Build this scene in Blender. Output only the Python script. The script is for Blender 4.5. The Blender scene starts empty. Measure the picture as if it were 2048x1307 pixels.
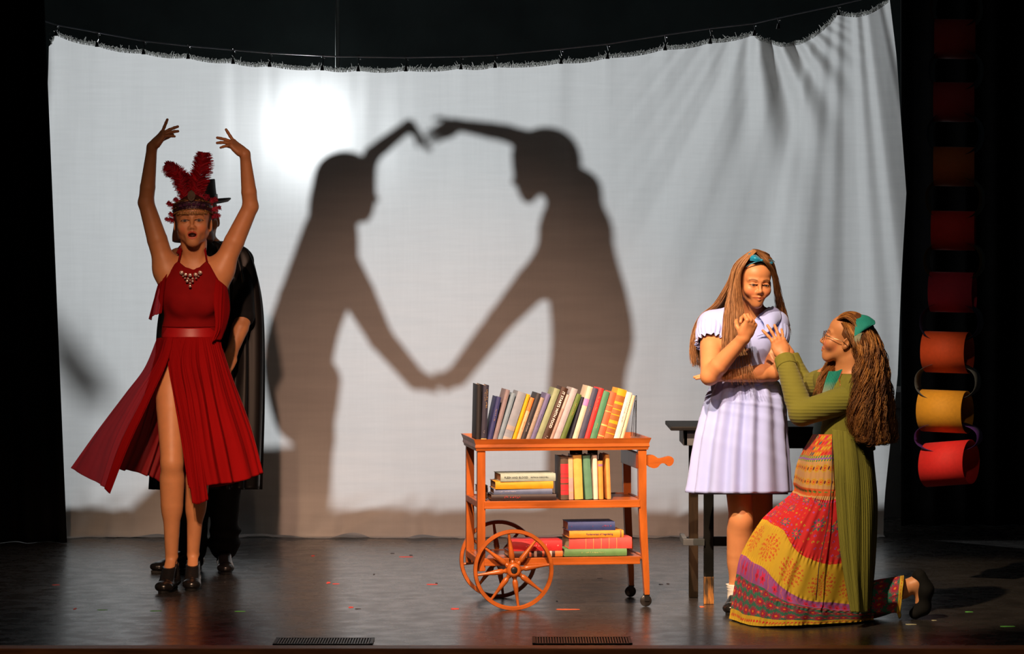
import bpy, bmesh, math, random
import numpy as np
from mathutils import Matrix, Vector, Euler
random.seed(7); RNG = np.random.default_rng(7)
SC = bpy.context.scene; COL = SC.collection; PI = math.pi

# ------------------------------------------------------------------ camera, exposure, world, lights
F = 6300.0; HOR = 500.0; EYE = 1.6                       # focal length (px), horizon row, camera height (m)
cam = bpy.data.objects.new('camera', bpy.data.cameras.new('camera')); COL.objects.link(cam)
cam.location = (0, 0, EYE); cam.rotation_euler = (PI/2, 0, 0)
cam.data.sensor_width = 36; cam.data.lens = F/2048*36; cam.data.shift_y = (HOR-653.5)/2048
cam.data.clip_start = .5; cam.data.clip_end = 100
SC.camera = cam
SC.view_settings.view_transform = 'Standard'; SC.view_settings.look = 'None'
SC.view_settings.exposure = 0.0; SC.view_settings.gamma = 1; SC.view_settings.use_curve_mapping = False
world = bpy.data.worlds.new('dark_house'); SC.world = world; world.use_nodes = True
world.node_tree.nodes['Background'].inputs[0].default_value = (.5, .6, .8, 1)
world.node_tree.nodes['Background'].inputs[1].default_value = .0022

def aim(o, target):
    o.rotation_euler = (Vector(target)-Vector(o.location)).to_track_quat('-Z', 'Y').to_euler()
def spot(name, loc, target, energy, color, angle, blend, size=.12):
    l = bpy.data.lights.new(name, 'SPOT'); l.energy = energy; l.color = color
    l.spot_size = math.radians(angle); l.spot_blend = blend; l.shadow_soft_size = size
    o = bpy.data.objects.new(name, l); COL.objects.link(o); o.location = loc; aim(o, target); return o
LAMP = np.array([-1.51, 22.5, 2.49])                     # the white lamp far behind the sheet
rl = bpy.data.lights.new('rear_lamp_light', 'AREA'); rl.shape = 'DISK'; rl.size = .13; rl.energy = 405; rl.color = (.93, .98, 1)
rear = bpy.data.objects.new('rear_lamp_light', rl); COL.objects.link(rear); rear.location = LAMP; aim(rear, (.1, 17.5, 1.5))
WARM = (1, .73, .46)
spot('key_light', (-3.2, 5.7, 9.2), (1.22, 13.75, .85), 7200, WARM, 11.0, .5)
spot('centre_light', (-.6, 6.2, 8.6), (.08, 14.9, .0), 10200, (1, .62, .42), 17, 1.0)
spot('wash_light', (-.8, 2.0, 6.0), (-.3, 17.6, .0), 5600, (1, .58, .40), 15, 1.0)
spot('lip_fill', (0, 4.0, 8.0), (0, 12.8, 0), 260, (1, .72, .5), 46, .8)  # added fill that brightens the front lip, not a lamp of the hall
spot('side_light', (-1.5, 3.5, 6.0), (-1.50, 14.9, .45), 2900, (1, .62, .38), 12, 1.0)

# ------------------------------------------------------------------ helpers
def W(px, py, Y): return np.array([(px-1024)*Y/F, Y, EYE+(HOR-py)*Y/F])
def FY(py): return F*EYE/(py-HOR)                        # distance of a floor point seen at row py
def V(*a): return np.array(a, float)
def unit(v): v = np.asarray(v, float); return v/(np.linalg.norm(v)+1e-12)

def mat(name, col, rough=.6, metal=0, noise=0, nscale=20, bump=0, bscale=60, attr=None, spec=.5, sheen=0, sss=0, col2=None, stretch=None, trans=0):
    m = bpy.data.materials.new(name); m.use_nodes = True; nt = m.node_tree; b = nt.nodes['Principled BSDF']
    b.inputs['Roughness'].default_value = rough; b.inputs['Metallic'].default_value = metal
    b.inputs['Specular IOR Level'].default_value = spec
    if sheen: b.inputs['Sheen Weight'].default_value = sheen
    if sss:
        b.inputs['Subsurface Weight'].default_value = sss; b.inputs['Subsurface Radius'].default_value = (.012, .005, .002)
        b.inputs['Subsurface Scale'].default_value = 1
    tc = nt.nodes.new('ShaderNodeTexCoord'); vec = tc.outputs['Object']
    if stretch:
        mp = nt.nodes.new('ShaderNodeMapping'); mp.inputs['Scale'].default_value = stretch
        nt.links.new(vec, mp.inputs[0]); vec = mp.outputs[0]
    if attr:
        a = nt.nodes.new('ShaderNodeAttribute'); a.attribute_name = attr; src = a.outputs['Color']
    else:
        r = nt.nodes.new('ShaderNodeRGB'); r.outputs[0].default_value = (*col, 1); src = r.outputs[0]
    if noise or col2:
        n = nt.nodes.new('ShaderNodeTexNoise'); n.inputs['Scale'].default_value = nscale; n.inputs['Detail'].default_value = 5
        nt.links.new(vec, n.inputs['Vector'])
        mx = nt.nodes.new('ShaderNodeMix'); mx.data_type = 'RGBA'
        if col2:
            cr = nt.nodes.new('ShaderNodeMapRange'); cr.inputs[1].default_value = .4; cr.inputs[2].default_value = .62
            nt.links.new(n.outputs['Fac'], cr.inputs[0]); nt.links.new(cr.outputs[0], mx.inputs['Factor'])
            nt.links.new(src, mx.inputs['A']); mx.inputs['B'].default_value = (*col2, 1)
        else:
            mx.blend_type = 'MULTIPLY'; mx.inputs['Factor'].default_value = 1
            cr = nt.nodes.new('ShaderNodeMapRange'); cr.inputs[1].default_value = .3; cr.inputs[2].default_value = .7
            cr.inputs[3].default_value = 1-noise; cr.inputs[4].default_value = 1+noise*.5
            nt.links.new(n.outputs['Fac'], cr.inputs[0]); nt.links.new(src, mx.inputs['A'])
            cc = nt.nodes.new('ShaderNodeCombineColor')
            for i in range(3): nt.links.new(cr.outputs[0], cc.inputs[i])
            nt.links.new(cc.outputs[0], mx.inputs['B'])
        src = mx.outputs['Result']
    nt.links.new(src, b.inputs['Base Color'])
    if bump:
        n2 = nt.nodes.new('ShaderNodeTexNoise'); n2.inputs['Scale'].default_value = bscale; nt.links.new(vec, n2.inputs['Vector'])
        bp = nt.nodes.new('ShaderNodeBump'); bp.inputs['Strength'].default_value = bump; bp.inputs['Distance'].default_value = .01
        nt.links.new(n2.outputs['Fac'], bp.inputs['Height']); nt.links.new(bp.outputs[0], b.inputs['Normal'])
    if trans:                                           # thin cloth: part of the light comes through
        tb = nt.nodes.new('ShaderNodeBsdfTranslucent'); nt.links.new(src, tb.inputs[0])
        tp = nt.nodes.new('ShaderNodeBsdfTransparent')
        m1 = nt.nodes.new('ShaderNodeMixShader'); m1.inputs[0].default_value = trans[0]
        m2 = nt.nodes.new('ShaderNodeMixShader'); m2.inputs[0].default_value = trans[1]
        nt.links.new(b.outputs[0], m1.inputs[1]); nt.links.new(tb.outputs[0], m1.inputs[2])
        nt.links.new(m1.outputs[0], m2.inputs[1]); nt.links.new(tp.outputs[0], m2.inputs[2])
        nt.links.new(m2.outputs[0], nt.nodes['Material Output'].inputs[0])
        if len(trans) > 2: tp.inputs[0].default_value = (*trans[2], 1)
    return m

def meshobj(name, verts, faces, m=None, parent=None, smooth=True, colors=None):
    me = bpy.data.meshes.new(name)
    verts = np.asarray(verts, dtype=np.float32)
    if isinstance(faces, np.ndarray):
        k = faces.shape[1]; n = len(faces)
        me.vertices.add(len(verts)); me.vertices.foreach_set('co', verts.ravel())
        me.loops.add(n*k); me.loops.foreach_set('vertex_index', faces.astype(np.int32).ravel())
        me.polygons.add(n); me.polygons.foreach_set('loop_start', np.arange(0, n*k, k, dtype=np.int32))
        me.update(calc_edges=True)
    else:
        me.from_pydata(verts.tolist(), [], [list(f) for f in faces]); me.update()
    me.validate()
    if smooth: me.polygons.foreach_set('use_smooth', [True]*len(me.polygons))
    if colors is not None:
        ca = me.color_attributes.new('col', 'FLOAT_COLOR', 'POINT')
        c = np.ones((len(verts), 4), np.float32); c[:, :3] = colors; ca.data.foreach_set('color', c.ravel())
    o = bpy.data.objects.new(name, me); COL.objects.link(o)
    if m: me.materials.append(m)
    if parent: attach(o, parent)
    return o
def attach(o, parent):
    o.parent = parent; o.matrix_parent_inverse = wmat(parent).inverted()
def wmat(o): return (wmat(o.parent) @ o.matrix_parent_inverse if o.parent else Matrix.Identity(4)) @ o.matrix_basis
def tag(o, label=None, cat=None, group=None, kind=None):
    if label: o['label'] = label
    if cat: o['category'] = cat
    if group: o['group'] = group
    if kind: o['kind'] = kind
    return o
def empty(name, loc, label=None, cat=None, group=None, M=None):
    o = bpy.data.objects.new(name, None); COL.objects.link(o); o.empty_display_size = .1
    o.matrix_basis = M if M is not None else Matrix.Translation(Vector(loc)); return tag(o, label, cat, group)
def solid(o, t=.002):
    md = o.modifiers.new('thickness', 'SOLIDIFY'); md.thickness = t; md.offset = 0; return o

class MB:                                                # mesh builder: boxes, tubes, lathes and prisms in ONE mesh
    def __init__(s): s.v = []; s.f = []
    def add(s, v, f):
        n = len(s.v); s.v += [tuple(map(float, p)) for p in v]; s.f += [tuple(i+n for i in q) for q in f]; return s
    def box(s, lo, hi, bev=0, M=None):
        x0, y0, z0 = lo; x1, y1, z1 = hi
        if bev:
            bm = bmesh.new(); bmesh.ops.create_cube(bm, size=1)
            for v in bm.verts: v.co = Vector(((x0+x1)/2+v.co.x*(x1-x0), (y0+y1)/2+v.co.y*(y1-y0), (z0+z1)/2+v.co.z*(z1-z0)))
            bmesh.ops.bevel(bm, geom=bm.edges[:], offset=bev, segments=2, profile=.6, affect='EDGES')
            bm.verts.index_update(); vs = [v.co.copy() for v in bm.verts]; fs = [[v.index for v in f.verts] for f in bm.faces]; bm.free()
        else:
            vs = [Vector(p) for p in ((x0,y0,z0),(x1,y0,z0),(x1,y1,z0),(x0,y1,z0),(x0,y0,z1),(x1,y0,z1),(x1,y1,z1),(x0,y1,z1))]
            fs = [(0,3,2,1),(4,5,6,7),(0,1,5,4),(1,2,6,5),(2,3,7,6),(3,0,4,7)]
        if M: vs = [M @ v for v in vs]
        return s.add(vs, fs)
    def tube(s, pts, r, n=8, caps=True, flat=1, up=None):
        pts = [V(*p) for p in pts]; rs = r if hasattr(r, '__len__') else [r]*len(pts)
        vs = []; fs = []
        for i, p in enumerate(pts):
            t = unit(pts[min(i+1, len(pts)-1)]-pts[max(i-1, 0)])
            u = V(*up) if up is not None else (V(0,0,1) if abs(t[2]) < .9 else V(1,0,0))
            a = unit(np.cross(t, u)); b = np.cross(a, t)
            for k in range(n):
                c = 2*PI*k/n; vs.append(p+a*math.cos(c)*rs[i]+b*math.sin(c)*rs[i]*flat)
        for i in range(len(pts)-1):
            for k in range(n):
                fs.append((i*n+k, i*n+(k+1) % n, (i+1)*n+(k+1) % n, (i+1)*n+k))
        if caps: fs.append(tuple(range(n))[::-1]); fs.append(tuple((len(pts)-1)*n+k for k in range(n)))
        return s.add(vs, fs)
    def lathe(s, prof, M, n=24, close=False):            # profile of (radius, height) about local z
        vs = [M @ Vector((r*math.cos(2*PI*k/n), r*math.sin(2*PI*k/n), z)) for r, z in prof for k in range(n)]
        m = len(prof); fs = []
        for i in range(m if close else m-1):
            j = (i+1) % m
            for k in range(n): fs.append((i*n+k, i*n+(k+1) % n, j*n+(k+1) % n, j*n+k))
        if not close: fs.append(tuple(range(n))[::-1]); fs.append(tuple((m-1)*n+k for k in range(n)))
        return s.add(vs, fs)
    def prism(s, poly, y0, y1, M=None):                  # polygon in x,z extruded along y
        n = len(poly); vs = [Vector((x, y0, z)) for x, z in poly]+[Vector((x, y1, z)) for x, z in poly]
        if M: vs = [M @ v for v in vs]
        fs = [tuple(range(n)), tuple(range(n, 2*n))[::-1]]+[(i, n+i, n+(i+1) % n, (i+1) % n) for i in range(n)]
        return s.add(vs, fs)
    def build(s, name, m, parent=None, smooth=False, M=None):
        v = s.v if M is None else [tuple(M @ Vector(p)) for p in s.v]
        o = meshobj(name, v, s.f, m, None, smooth)
        bm = bmesh.new(); bm.from_mesh(o.data); bmesh.ops.recalc_face_normals(bm, faces=bm.faces[:]); bm.to_mesh(o.data); bm.free()
        if smooth == 'auto':
            o.data.polygons.foreach_set('use_smooth', [True]*len(o.data.polygons)); o.data.set_sharp_from_angle(angle=math.radians(40))
        if parent: attach(o, parent)
        return o

def crom(P, n):                                          # Catmull-Rom resample of P (k,...) to n points
    P = np.asarray(P, float); k = len(P)
    if k == 1: return np.repeat(P, n, 0)
    E = np.concatenate([[2*P[0]-P[1]], P, [2*P[-1]-P[-2]]]); t = np.linspace(0, k-1, n); i = np.minimum(t.astype(int), k-2); f = t-i
    f = f.reshape(-1, *([1]*(P.ndim-1))); a, b, c, d = E[i], E[i+1], E[i+2], E[i+3]
    return .5*(2*b+(c-a)*f+(2*a-5*b+4*c-d)*f**2+(3*b-a-3*c+d)*f**3)
def grid_faces(nv, nu, closed=False):
    i, j = np.meshgrid(np.arange(nv-1), np.arange(nu if closed else nu-1), indexing='ij'); i = i.ravel(); j = j.ravel(); k = (j+1) % nu
    return np.stack([i*nu+j, i*nu+k, (i+1)*nu+k, (i+1)*nu+j], 1)
def loft(rows, nu, nv, closed=False, disp=None):         # rows: list of polylines; returns grid (nv,nu,3)
    R = []
    for r in rows:
        r = np.asarray(r, float)
        if closed: r = np.concatenate([r, r[:1]]); 
        R.append(crom(r, nu+1)[:-1] if closed else crom(r, nu))
    G = crom(np.stack(R), nv)
    if disp is not None:
        du = np.roll(G, -1, 1)-np.roll(G, 1, 1) if closed else np.gradient(G, axis=1)
        dv = np.gradient(G, axis=0); N = np.cross(du, dv); N /= np.linalg.norm(N, axis=2, keepdims=True)+1e-9
        u, v = np.meshgrid(np.linspace(0, 1, nu, endpoint=not closed), np.linspace(0, 1, nv)); G = G+N*disp(u, v)[..., None]
    return G
def gridobj(name, G, m, parent=None, closed=False, colors=None, thick=.002):
    nv, nu, _ = G.shape
    o = meshobj(name, G.reshape(-1, 3), grid_faces(nv, nu, closed), m, parent, True, None if colors is None else colors.reshape(-1, 3))
    if thick: solid(o, thick)
    return o
def tubes(name, paths, rad, m, parent=None, n=3, colors=None, flat=1):  # many thin tubes at once: paths (S,k,3), rad (S,k)
    P = np.asarray(paths, float); S, k, _ = P.shape; R = np.broadcast_to(np.asarray(rad, float), (S, k))
    t = np.gradient(P, axis=1); t /= np.linalg.norm(t, axis=2, keepdims=True)+1e-9
    ref = np.broadcast_to(V(.03, 1, .05), t.shape); a = np.cross(t, ref); a /= np.linalg.norm(a, axis=2, keepdims=True)+1e-9; b = np.cross(a, t)
    ang = 2*PI*np.arange(n)/n
    vs = P[:, :, None]+a[:, :, None]*(np.cos(ang)*1.0)[None, None, :, None]*R[..., None, None]+b[:, :, None]*np.sin(ang)[None, None, :, None]*R[..., None, None]*flat
    s, i, j = np.meshgrid(np.arange(S), np.arange(k-1), np.arange(n), indexing='ij'); base = (s*k+i)*n; j2 = (j+1) % n
    f = np.stack([base+j, base+j2, base+n+j2, base+n+j], -1).reshape(-1, 4)
    c = None if colors is None else np.repeat(np.asarray(colors), k*n, 0)
    return meshobj(name, vs.reshape(-1, 3), f, m, parent, True, c)
def vnoise(x, seed=0):                                   # smooth 1-D noise
    r = np.random.default_rng(seed).uniform(-1, 1, 512); x = np.asarray(x, float); i = np.floor(x).astype(int); f = x-i; f = f*f*(3-2*f)
    return r[i % 512]*(1-f)+r[(i+1) % 512]*f

# ------------------------------------------------------------------ implicit modelling: smooth unions of tapered limbs, one skin
def cn(a, b, ra, rb, k=.02, fl=1, side=None, op='+'): return dict(t='c', a=V(*a), b=V(*b), ra=ra, rb=rb, k=k, fl=fl, side=side, op=op)
def el(c, r, R=None, k=.02, op='+'): return dict(t='e', c=V(*c), r=V(*r), R=np.eye(3) if R is None else np.asarray(R), k=k, op=op)
def xf(p, M):                                            # primitive from local to world
    M = np.asarray(M); A = M[:3, :3]; sc = np.cbrt(np.linalg.det(A)); R = A/sc; q = dict(p)
    T = lambda v: A @ v+M[:3, 3]
    if p['t'] == 'c':
        q.update(a=T(p['a']), b=T(p['b']), ra=p['ra']*sc, rb=p['rb']*sc); 
        if p['side'] is not None: q['side'] = R @ V(*p['side'])
    else: q.update(c=T(p['c']), r=p['r']*sc, R=R @ p['R'])
    q['k'] = p['k']*sc; return q
class Field:
    def __init__(s, prims, h=.0045, fine=(), inf=0):
        lo = np.full(3, 1e9); hi = -lo
        for p in prims:
            if p['op'] != '+': continue
            a, b = s.bounds(p, inf); lo = np.minimum(lo, a); hi = np.maximum(hi, b)
        lo -= .02; hi += .02; s.ax = []
        for k in range(3):
            x = [lo[k]]
            while x[-1] < hi[k]:
                st = h
                for (A, B, hf) in fine:
                    if A[k]-.01 < x[-1] < B[k]+.01: st = min(st, hf)
                x.append(x[-1]+st)
            s.ax.append(np.array(x, np.float32))
        s.d = np.full([len(a) for a in s.ax], 1.0, np.float32)
        for p in prims: s.add(p, inf)
    def bounds(s, p, inf):
        if p['t'] == 'c':
            r = max(p['ra'], p['rb'])*max(1, p['fl'])+inf; return np.minimum(p['a'], p['b'])-r, np.maximum(p['a'], p['b'])+r
        r = np.abs(p['R']) @ (p['r']+inf); return p['c']-r, p['c']+r
    def add(s, p, inf=0):
        lo, hi = s.bounds(p, inf); mg = p['k']+.02; sl = []
        for k in range(3):
            i = np.searchsorted(s.ax[k], lo[k]-mg); j = np.searchsorted(s.ax[k], hi[k]+mg); 
            if j <= i: return
            sl.append(slice(max(i-1, 0), j))
        X, Y, Z = s.ax[0][sl[0]][:, None, None], s.ax[1][sl[1]][None, :, None], s.ax[2][sl[2]][None, None, :]
        if p['t'] == 'c':
            a = p['a']; ba = p['b']-a; L2 = float(ba @ ba)+1e-9
            dx, dy, dz = X-a[0], Y-a[1], Z-a[2]
            h = np.clip((dx*ba[0]+dy*ba[1]+dz*ba[2])/L2, 0, 1); dx = dx-h*ba[0]; dy = dy-h*ba[1]; dz = dz-h*ba[2]
            r = p['ra']+(p['rb']-p['ra'])*h+inf
            if p['side'] is None: D = np.sqrt(dx*dx+dy*dy+dz*dz)-r
            else:
                w = unit(ba); sd = unit(np.asarray(p['side'])-w*(w @ np.asarray(p['side']))); t = np.cross(w, sd)
                x = dx*sd[0]+dy*sd[1]+dz*sd[2]; y = dx*t[0]+dy*t[1]+dz*t[2]; z = dx*w[0]+dy*w[1]+dz*w[2]
                ry = (r-inf)*p['fl']+inf; mn = np.minimum(r, ry)
                D = (np.sqrt((x/r)**2+(y/ry)**2+(z/mn)**2)-1)*mn
        else:
            R = p['R']; r = p['r']+inf; dx, dy, dz = X-p['c'][0], Y-p['c'][1], Z-p['c'][2]
            q = [dx*R[0, i]+dy*R[1, i]+dz*R[2, i] for i in range(3)]
            k0 = np.sqrt(sum((q[i]/r[i])**2 for i in range(3))); k1 = np.sqrt(sum((q[i]/r[i]**2)**2 for i in range(3)))+1e-6
            D = k0*(k0-1)/k1
        o = s.d[tuple(sl)]; k = max(p['k'], 1e-4)
        if p['op'] == '+':
            h = np.clip(.5+.5*(o-D)/k, 0, 1); s.d[tuple(sl)] = o+(D-o)*h-k*h*(1-h)
        elif p['op'] == '-':
            h = np.clip(.5-.5*(o+D)/k, 0, 1); s.d[tuple(sl)] = o+(-D-o)*h+k*h*(1-h)
    def clip(s, fn):                                     # intersect with fn(X,Y,Z) < 0
        X, Y, Z = s.ax[0][:, None, None], s.ax[1][None, :, None], s.ax[2][None, None, :]
        s.d = np.maximum(s.d, fn(X, Y, Z)).astype(np.float32)
    def mesh(s):                                         # surface nets
        d = s.d; d[0] = d[-1] = 1; d[:, 0] = d[:, -1] = 1; d[:, :, 0] = d[:, :, -1] = 1
        neg = (d < 0); c = np.zeros([n-1 for n in d.shape], np.int8)
        for i in (0, 1):
            for j in (0, 1):
                for k in (0, 1): c += neg[i:neg.shape[0]-1+i, j:neg.shape[1]-1+j, k:neg.shape[2]-1+k]
        act = np.argwhere((c > 0) & (c < 8)); idx = np.full(c.shape, -1, np.int32); idx[tuple(act.T)] = np.arange(len(act))
        acc = np.zeros((len(act), 3)); cnt = np.zeros(len(act))
        A = s.ax
        def cornerpos(o): return np.stack([A[q][act[:, q]+o[q]] for q in range(3)], 1)
        for axis in range(3):
            oth = [q for q in range(3) if q != axis]
            for u in (0, 1):
                for w in (0, 1):
                    o0 = [0, 0, 0]; o0[oth[0]] = u; o0[oth[1]] = w; o1 = list(o0); o1[axis] = 1
                    d0 = d[act[:, 0]+o0[0], act[:, 1]+o0[1], act[:, 2]+o0[2]]; d1 = d[act[:, 0]+o1[0], act[:, 1]+o1[1], act[:, 2]+o1[2]]
                    m = (d0 < 0) != (d1 < 0); t = np.where(m, d0/(d0-d1+1e-12), 0)[:, None]
                    p = cornerpos(o0)*(1-t)+cornerpos(o1)*t; acc[m] += p[m]; cnt[m] += 1
        verts = acc/cnt[:, None]; faces = []
        for axis in range(3):
            b, cc = [(1, 2), (2, 0), (0, 1)][axis]
            s0 = [slice(None)]*3; s1 = [slice(None)]*3; s0[axis] = slice(0, -1); s1[axis] = slice(1, None)
            e0 = neg[tuple(s0)]; e1 = neg[tuple(s1)]
            for sgn in (0, 1):
                ed = np.argwhere((e0 & ~e1) if sgn == 0 else (~e0 & e1))
                ok = (ed[:, b] > 0) & (ed[:, cc] > 0) & (ed[:, b] < c.shape[b]) & (ed[:, cc] < c.shape[cc]); ed = ed[ok]
                q = []
                for (db, dc) in ((-1, -1), (0, -1), (0, 0), (-1, 0)):
                    e = ed.copy(); e[:, b] += db; e[:, cc] += dc; q.append(idx[tuple(e.T)])
                q = np.stack(q, 1)
                if sgn: q = q[:, ::-1]
                faces.append(q)
        faces = np.concatenate(faces); faces = faces[(faces >= 0).all(1)]
        return verts, faces
def relax(v, f, it=2, lam=.5):                           # light Laplacian smoothing
    e = np.concatenate([f[:, [0, 1]], f[:, [1, 2]], f[:, [2, 3]], f[:, [3, 0]]]); e = np.concatenate([e, e[:, ::-1]])
    cnt = np.bincount(e[:, 0], minlength=len(v))[:, None]
    for s in range(it*2):
        m = np.stack([np.bincount(e[:, 0], weights=v[e[:, 1], k], minlength=len(v)) for k in range(3)], 1)/np.maximum(cnt, 1)
        v = v+(m-v)*(lam if s % 2 == 0 else -lam*1.04)
    return v

# ------------------------------------------------------------------ human parts
def arm(sh, el_, wr, r=(.046, .037, .036, .023), side=V(0, 1, 0), k=.02):
    m = sh+(el_-sh)*.45; f = el_+(wr-el_)*.28
    return [cn(sh, m, r[0], r[0]*.96, .05), cn(m, el_, r[0]*.96, r[1], .004), cn(el_, f, r[1]*.97, r[2], .012), cn(f, wr, r[2], r[3], .004)]
def leg(hip, kn, an, r=(.082, .052, .032), back=V(0, 1, 0), k=.03):
    cf = kn+(an-kn)*.28+back*r[1]*.32; m = hip+(kn-hip)*.4; w = unit(an-kn)
    return [cn(hip, m, r[0], r[0]*.86, .06), cn(m, kn, r[0]*.86, r[1]*.96, .004), cn(kn, kn+(an-kn)*.45, r[1]*.94, r[1]*.80, .012), cn(kn+(an-kn)*.45, an, r[1]*.80, r[2], .004),
            cn(cf-w*.04, cf+w*.09, r[1]*.76, r[1]*.58, .06), el(kn-back*r[1]*.30, (r[1]*.66, r[1]*.66, r[1]*.9), k=.035), el(an+V(r[2]*.8, 0, .0), (.006,)*3, k=.012)]
def foot(an, toe, w=.036, k=.02):
    d = unit(V(toe[0]-an[0], toe[1]-an[1], 0)); heel = V(an[0], an[1], toe[2]+.01)-d*.03; sd = np.cross(d, V(0, 0, 1))
    return [cn(an, heel+V(0, 0, .01), .024, .028, .006), cn(an, toe-d*.06+V(0, 0, .008), .024, w*.82, .008, .7, sd), cn(heel, toe-d*.02, w*.80, w*.95, .012, .55, sd), cn(toe-d*.03, toe, w*.92, w*.65, .01, .5, sd)]
def hand(wr, fwd, pn, hs, curls, thumb=(.5, .3, .25), spread=.12, sc=1, rf=.0082, tb=(.7, .65, .3)):
    z = unit(fwd); n = unit(np.asarray(pn)-z*(z @ np.asarray(pn))); x = unit(np.cross(n, z))*hs; P = lambda a, b, c: wr+sc*(x*a+n*b+z*c); o = []
    o.append(cn(wr, P(0, 0, .03), .024*sc, .027*sc, .02, .72, x)); o.append(cn(P(-.002, 0, .03), P(0, 0, .068), .034*sc, .036*sc, .02, .36, x))
    o.append(cn(P(.018, .004, .022), P(.026, .006, .05), .0155*sc, .013*sc, .012)); o.append(cn(P(-.022, .004, .025), P(-.026, .003, .055), .0135*sc, .011*sc, .012))
    bx = (.0275, .0095, -.0085, -.026); bz = (.083, .088, .084, .075); Ls = (.068, .076, .071, .055)
    for i in range(4):
        p = P(bx[i], 0, bz[i]); o.append(cn(P(bx[i]*.7, 0, .045), p, .0105*sc, .0098*sc, .01)); a = 0; sp = (bx[i]/.03)*spread
        o.append(el(p-n*.002*sc, (.0093*sc,)*3, k=.006))
        for j, fr in enumerate((.44, .31, .25)):
            a += curls[i][j]; d = z*math.cos(a)*math.cos(sp)+n*math.sin(a)+x*math.sin(sp)*abs(math.cos(a)); q = p+unit(d)*Ls[i]*fr*sc
            r0 = rf*sc*(1-.06*j)*(1 if i < 3 else .88); o.append(cn(p, q, r0, r0*.9, .0035)); p = q
    t = unit(x*tb[0]+z*tb[1]+n*tb[2]); p = P(.024, .006, .018)
    for j, L in enumerate((.042, .033, .026)):
        q = p+t*L*sc; o.append(cn(p, q, (.0115-.001*j)*sc, (.0105-.001*j)*sc, .008 if j == 0 else .004)); p = q; t = unit(t+n*thumb[1]*.8+z*thumb[0]*.5-x*thumb[2]*.6)
    return o
def head_matrix(c, yaw=0, pitch=0, roll=0, sc=1):        # yaw>0 turns the face to image right; pitch>0 looks up; roll>0 leans the crown to image right
    R = Euler((0, 0, 0)).to_matrix()
    R = Matrix.Rotation(yaw, 3, 'Z') @ Matrix.Rotation(-pitch, 3, 'X') @ Matrix.Rotation(roll, 3, 'Y')
    M = np.eye(4); M[:3, :3] = np.array(R)*sc; M[:3, 3] = c; return M
def head(M, mouth='closed', nose=1.0, ears=True, jaw=1.0):
    P = [el((0, .014, .04), (.073, .09, .078)), el((0, -.028, .045), (.062, .056, .05), k=.03), el((0, -.03, -.022), (.057*jaw, .052, .064), k=.03),
         el((0, -.069, -.088), (.016*jaw, .017, .017), k=.028), cn((0, .04, -.03), (0, .05, -.08), .052, .05, .04)]
    for s in (-1, 1):
        P += [cn((s*.050*jaw, .004, -.036), (s*.012, -.062, -.088), .012, .012, .025), el((s*.037, -.060, -.022), (.021, .017, .019), k=.03),
              cn((s*.012, -.084, .022), (s*.045, -.068, .022), .005, .005, .018)]
        P.append(el((s*.0305, -.0985, .002), (.018, .0145, .0115), k=.014, op='-'))
        P.append(el((s*.0305, -.0725, .001), (.0155, .0155, .0135), k=.004))
        P.append(cn((s*.017, -.0895, .007), (s*.044, -.082, .006), .0028, .0028, .004))
    P += [cn((0, -.083, .016), (0, -.0995*nose, -.022), .0062, .0070, .014), el((0, -.1015*nose, -.0275), (.0085, .0085, .0080), k=.010)]
    for s in (-1, 1):
        P += [el((s*.0095, -.0925, -.0308), (.0060, .009, .0060), k=.007), el((s*.0058, -.0985, -.0385), (.0032, .0042, .0035), k=.002, op='-')]
    P.append(el((0, -.076, -.056), (.028, .015, .024), k=.025))
    if mouth == 'open':
        P += [cn((-.016, -.0865, -.0525), (0, -.0925, -.0475), .0044, .0052, .004), cn((.016, -.0865, -.0525), (0, -.0925, -.0475), .0044, .0052, .004),
              cn((-.013, -.085, -.074), (.013, -.085, -.074), .0058, .0058, .005), el((0, -.0875, -.0615), (.0175, .022, .0085), k=.003, op='-')]
    else:
        up = .0035 if mouth == 'smile' else 0; wd = .027 if mouth == 'smile' else .02
        P += [cn((-wd, -.084, -.057+up), (-.002, -.0935, -.0535), .003, .0048, .005), cn((wd, -.084, -.057+up), (.002, -.0935, -.0535), .003, .0048, .005),
              cn((-wd*.8, -.085, -.0615+up), (0, -.092, -.0645), .003, .0056, .005), cn((wd*.8, -.085, -.0615+up), (0, -.092, -.0645), .003, .0056, .005),
              cn((-wd, -.0915, -.0575+up), (0, -.098, -.059), .0016, .0016, .002, op='-'), cn((wd, -.0915, -.0575+up), (0, -.098, -.059), .0016, .0016, .002, op='-')]
        if mouth == 'smile':
            for s in (-1, 1): P.append(el((s*.036, -.066, -.029), (.015, .013, .013), k=.03))
    if ears:
        for s in (-1, 1):
            R = np.array(Matrix.Rotation(-.25, 3, 'X') @ Matrix.Rotation(s*.35, 3, 'Z'))
            P += [el((s*.075, .008, -.008), (.006, .017, .029), R, k=.006), el((s*.0805, .006, -.004), (.004, .009, .017), R, k=.004, op='-')]
    return [xf(p, M) for p in P]
def g(d, s): return np.exp(-(d/s)**2)
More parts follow.
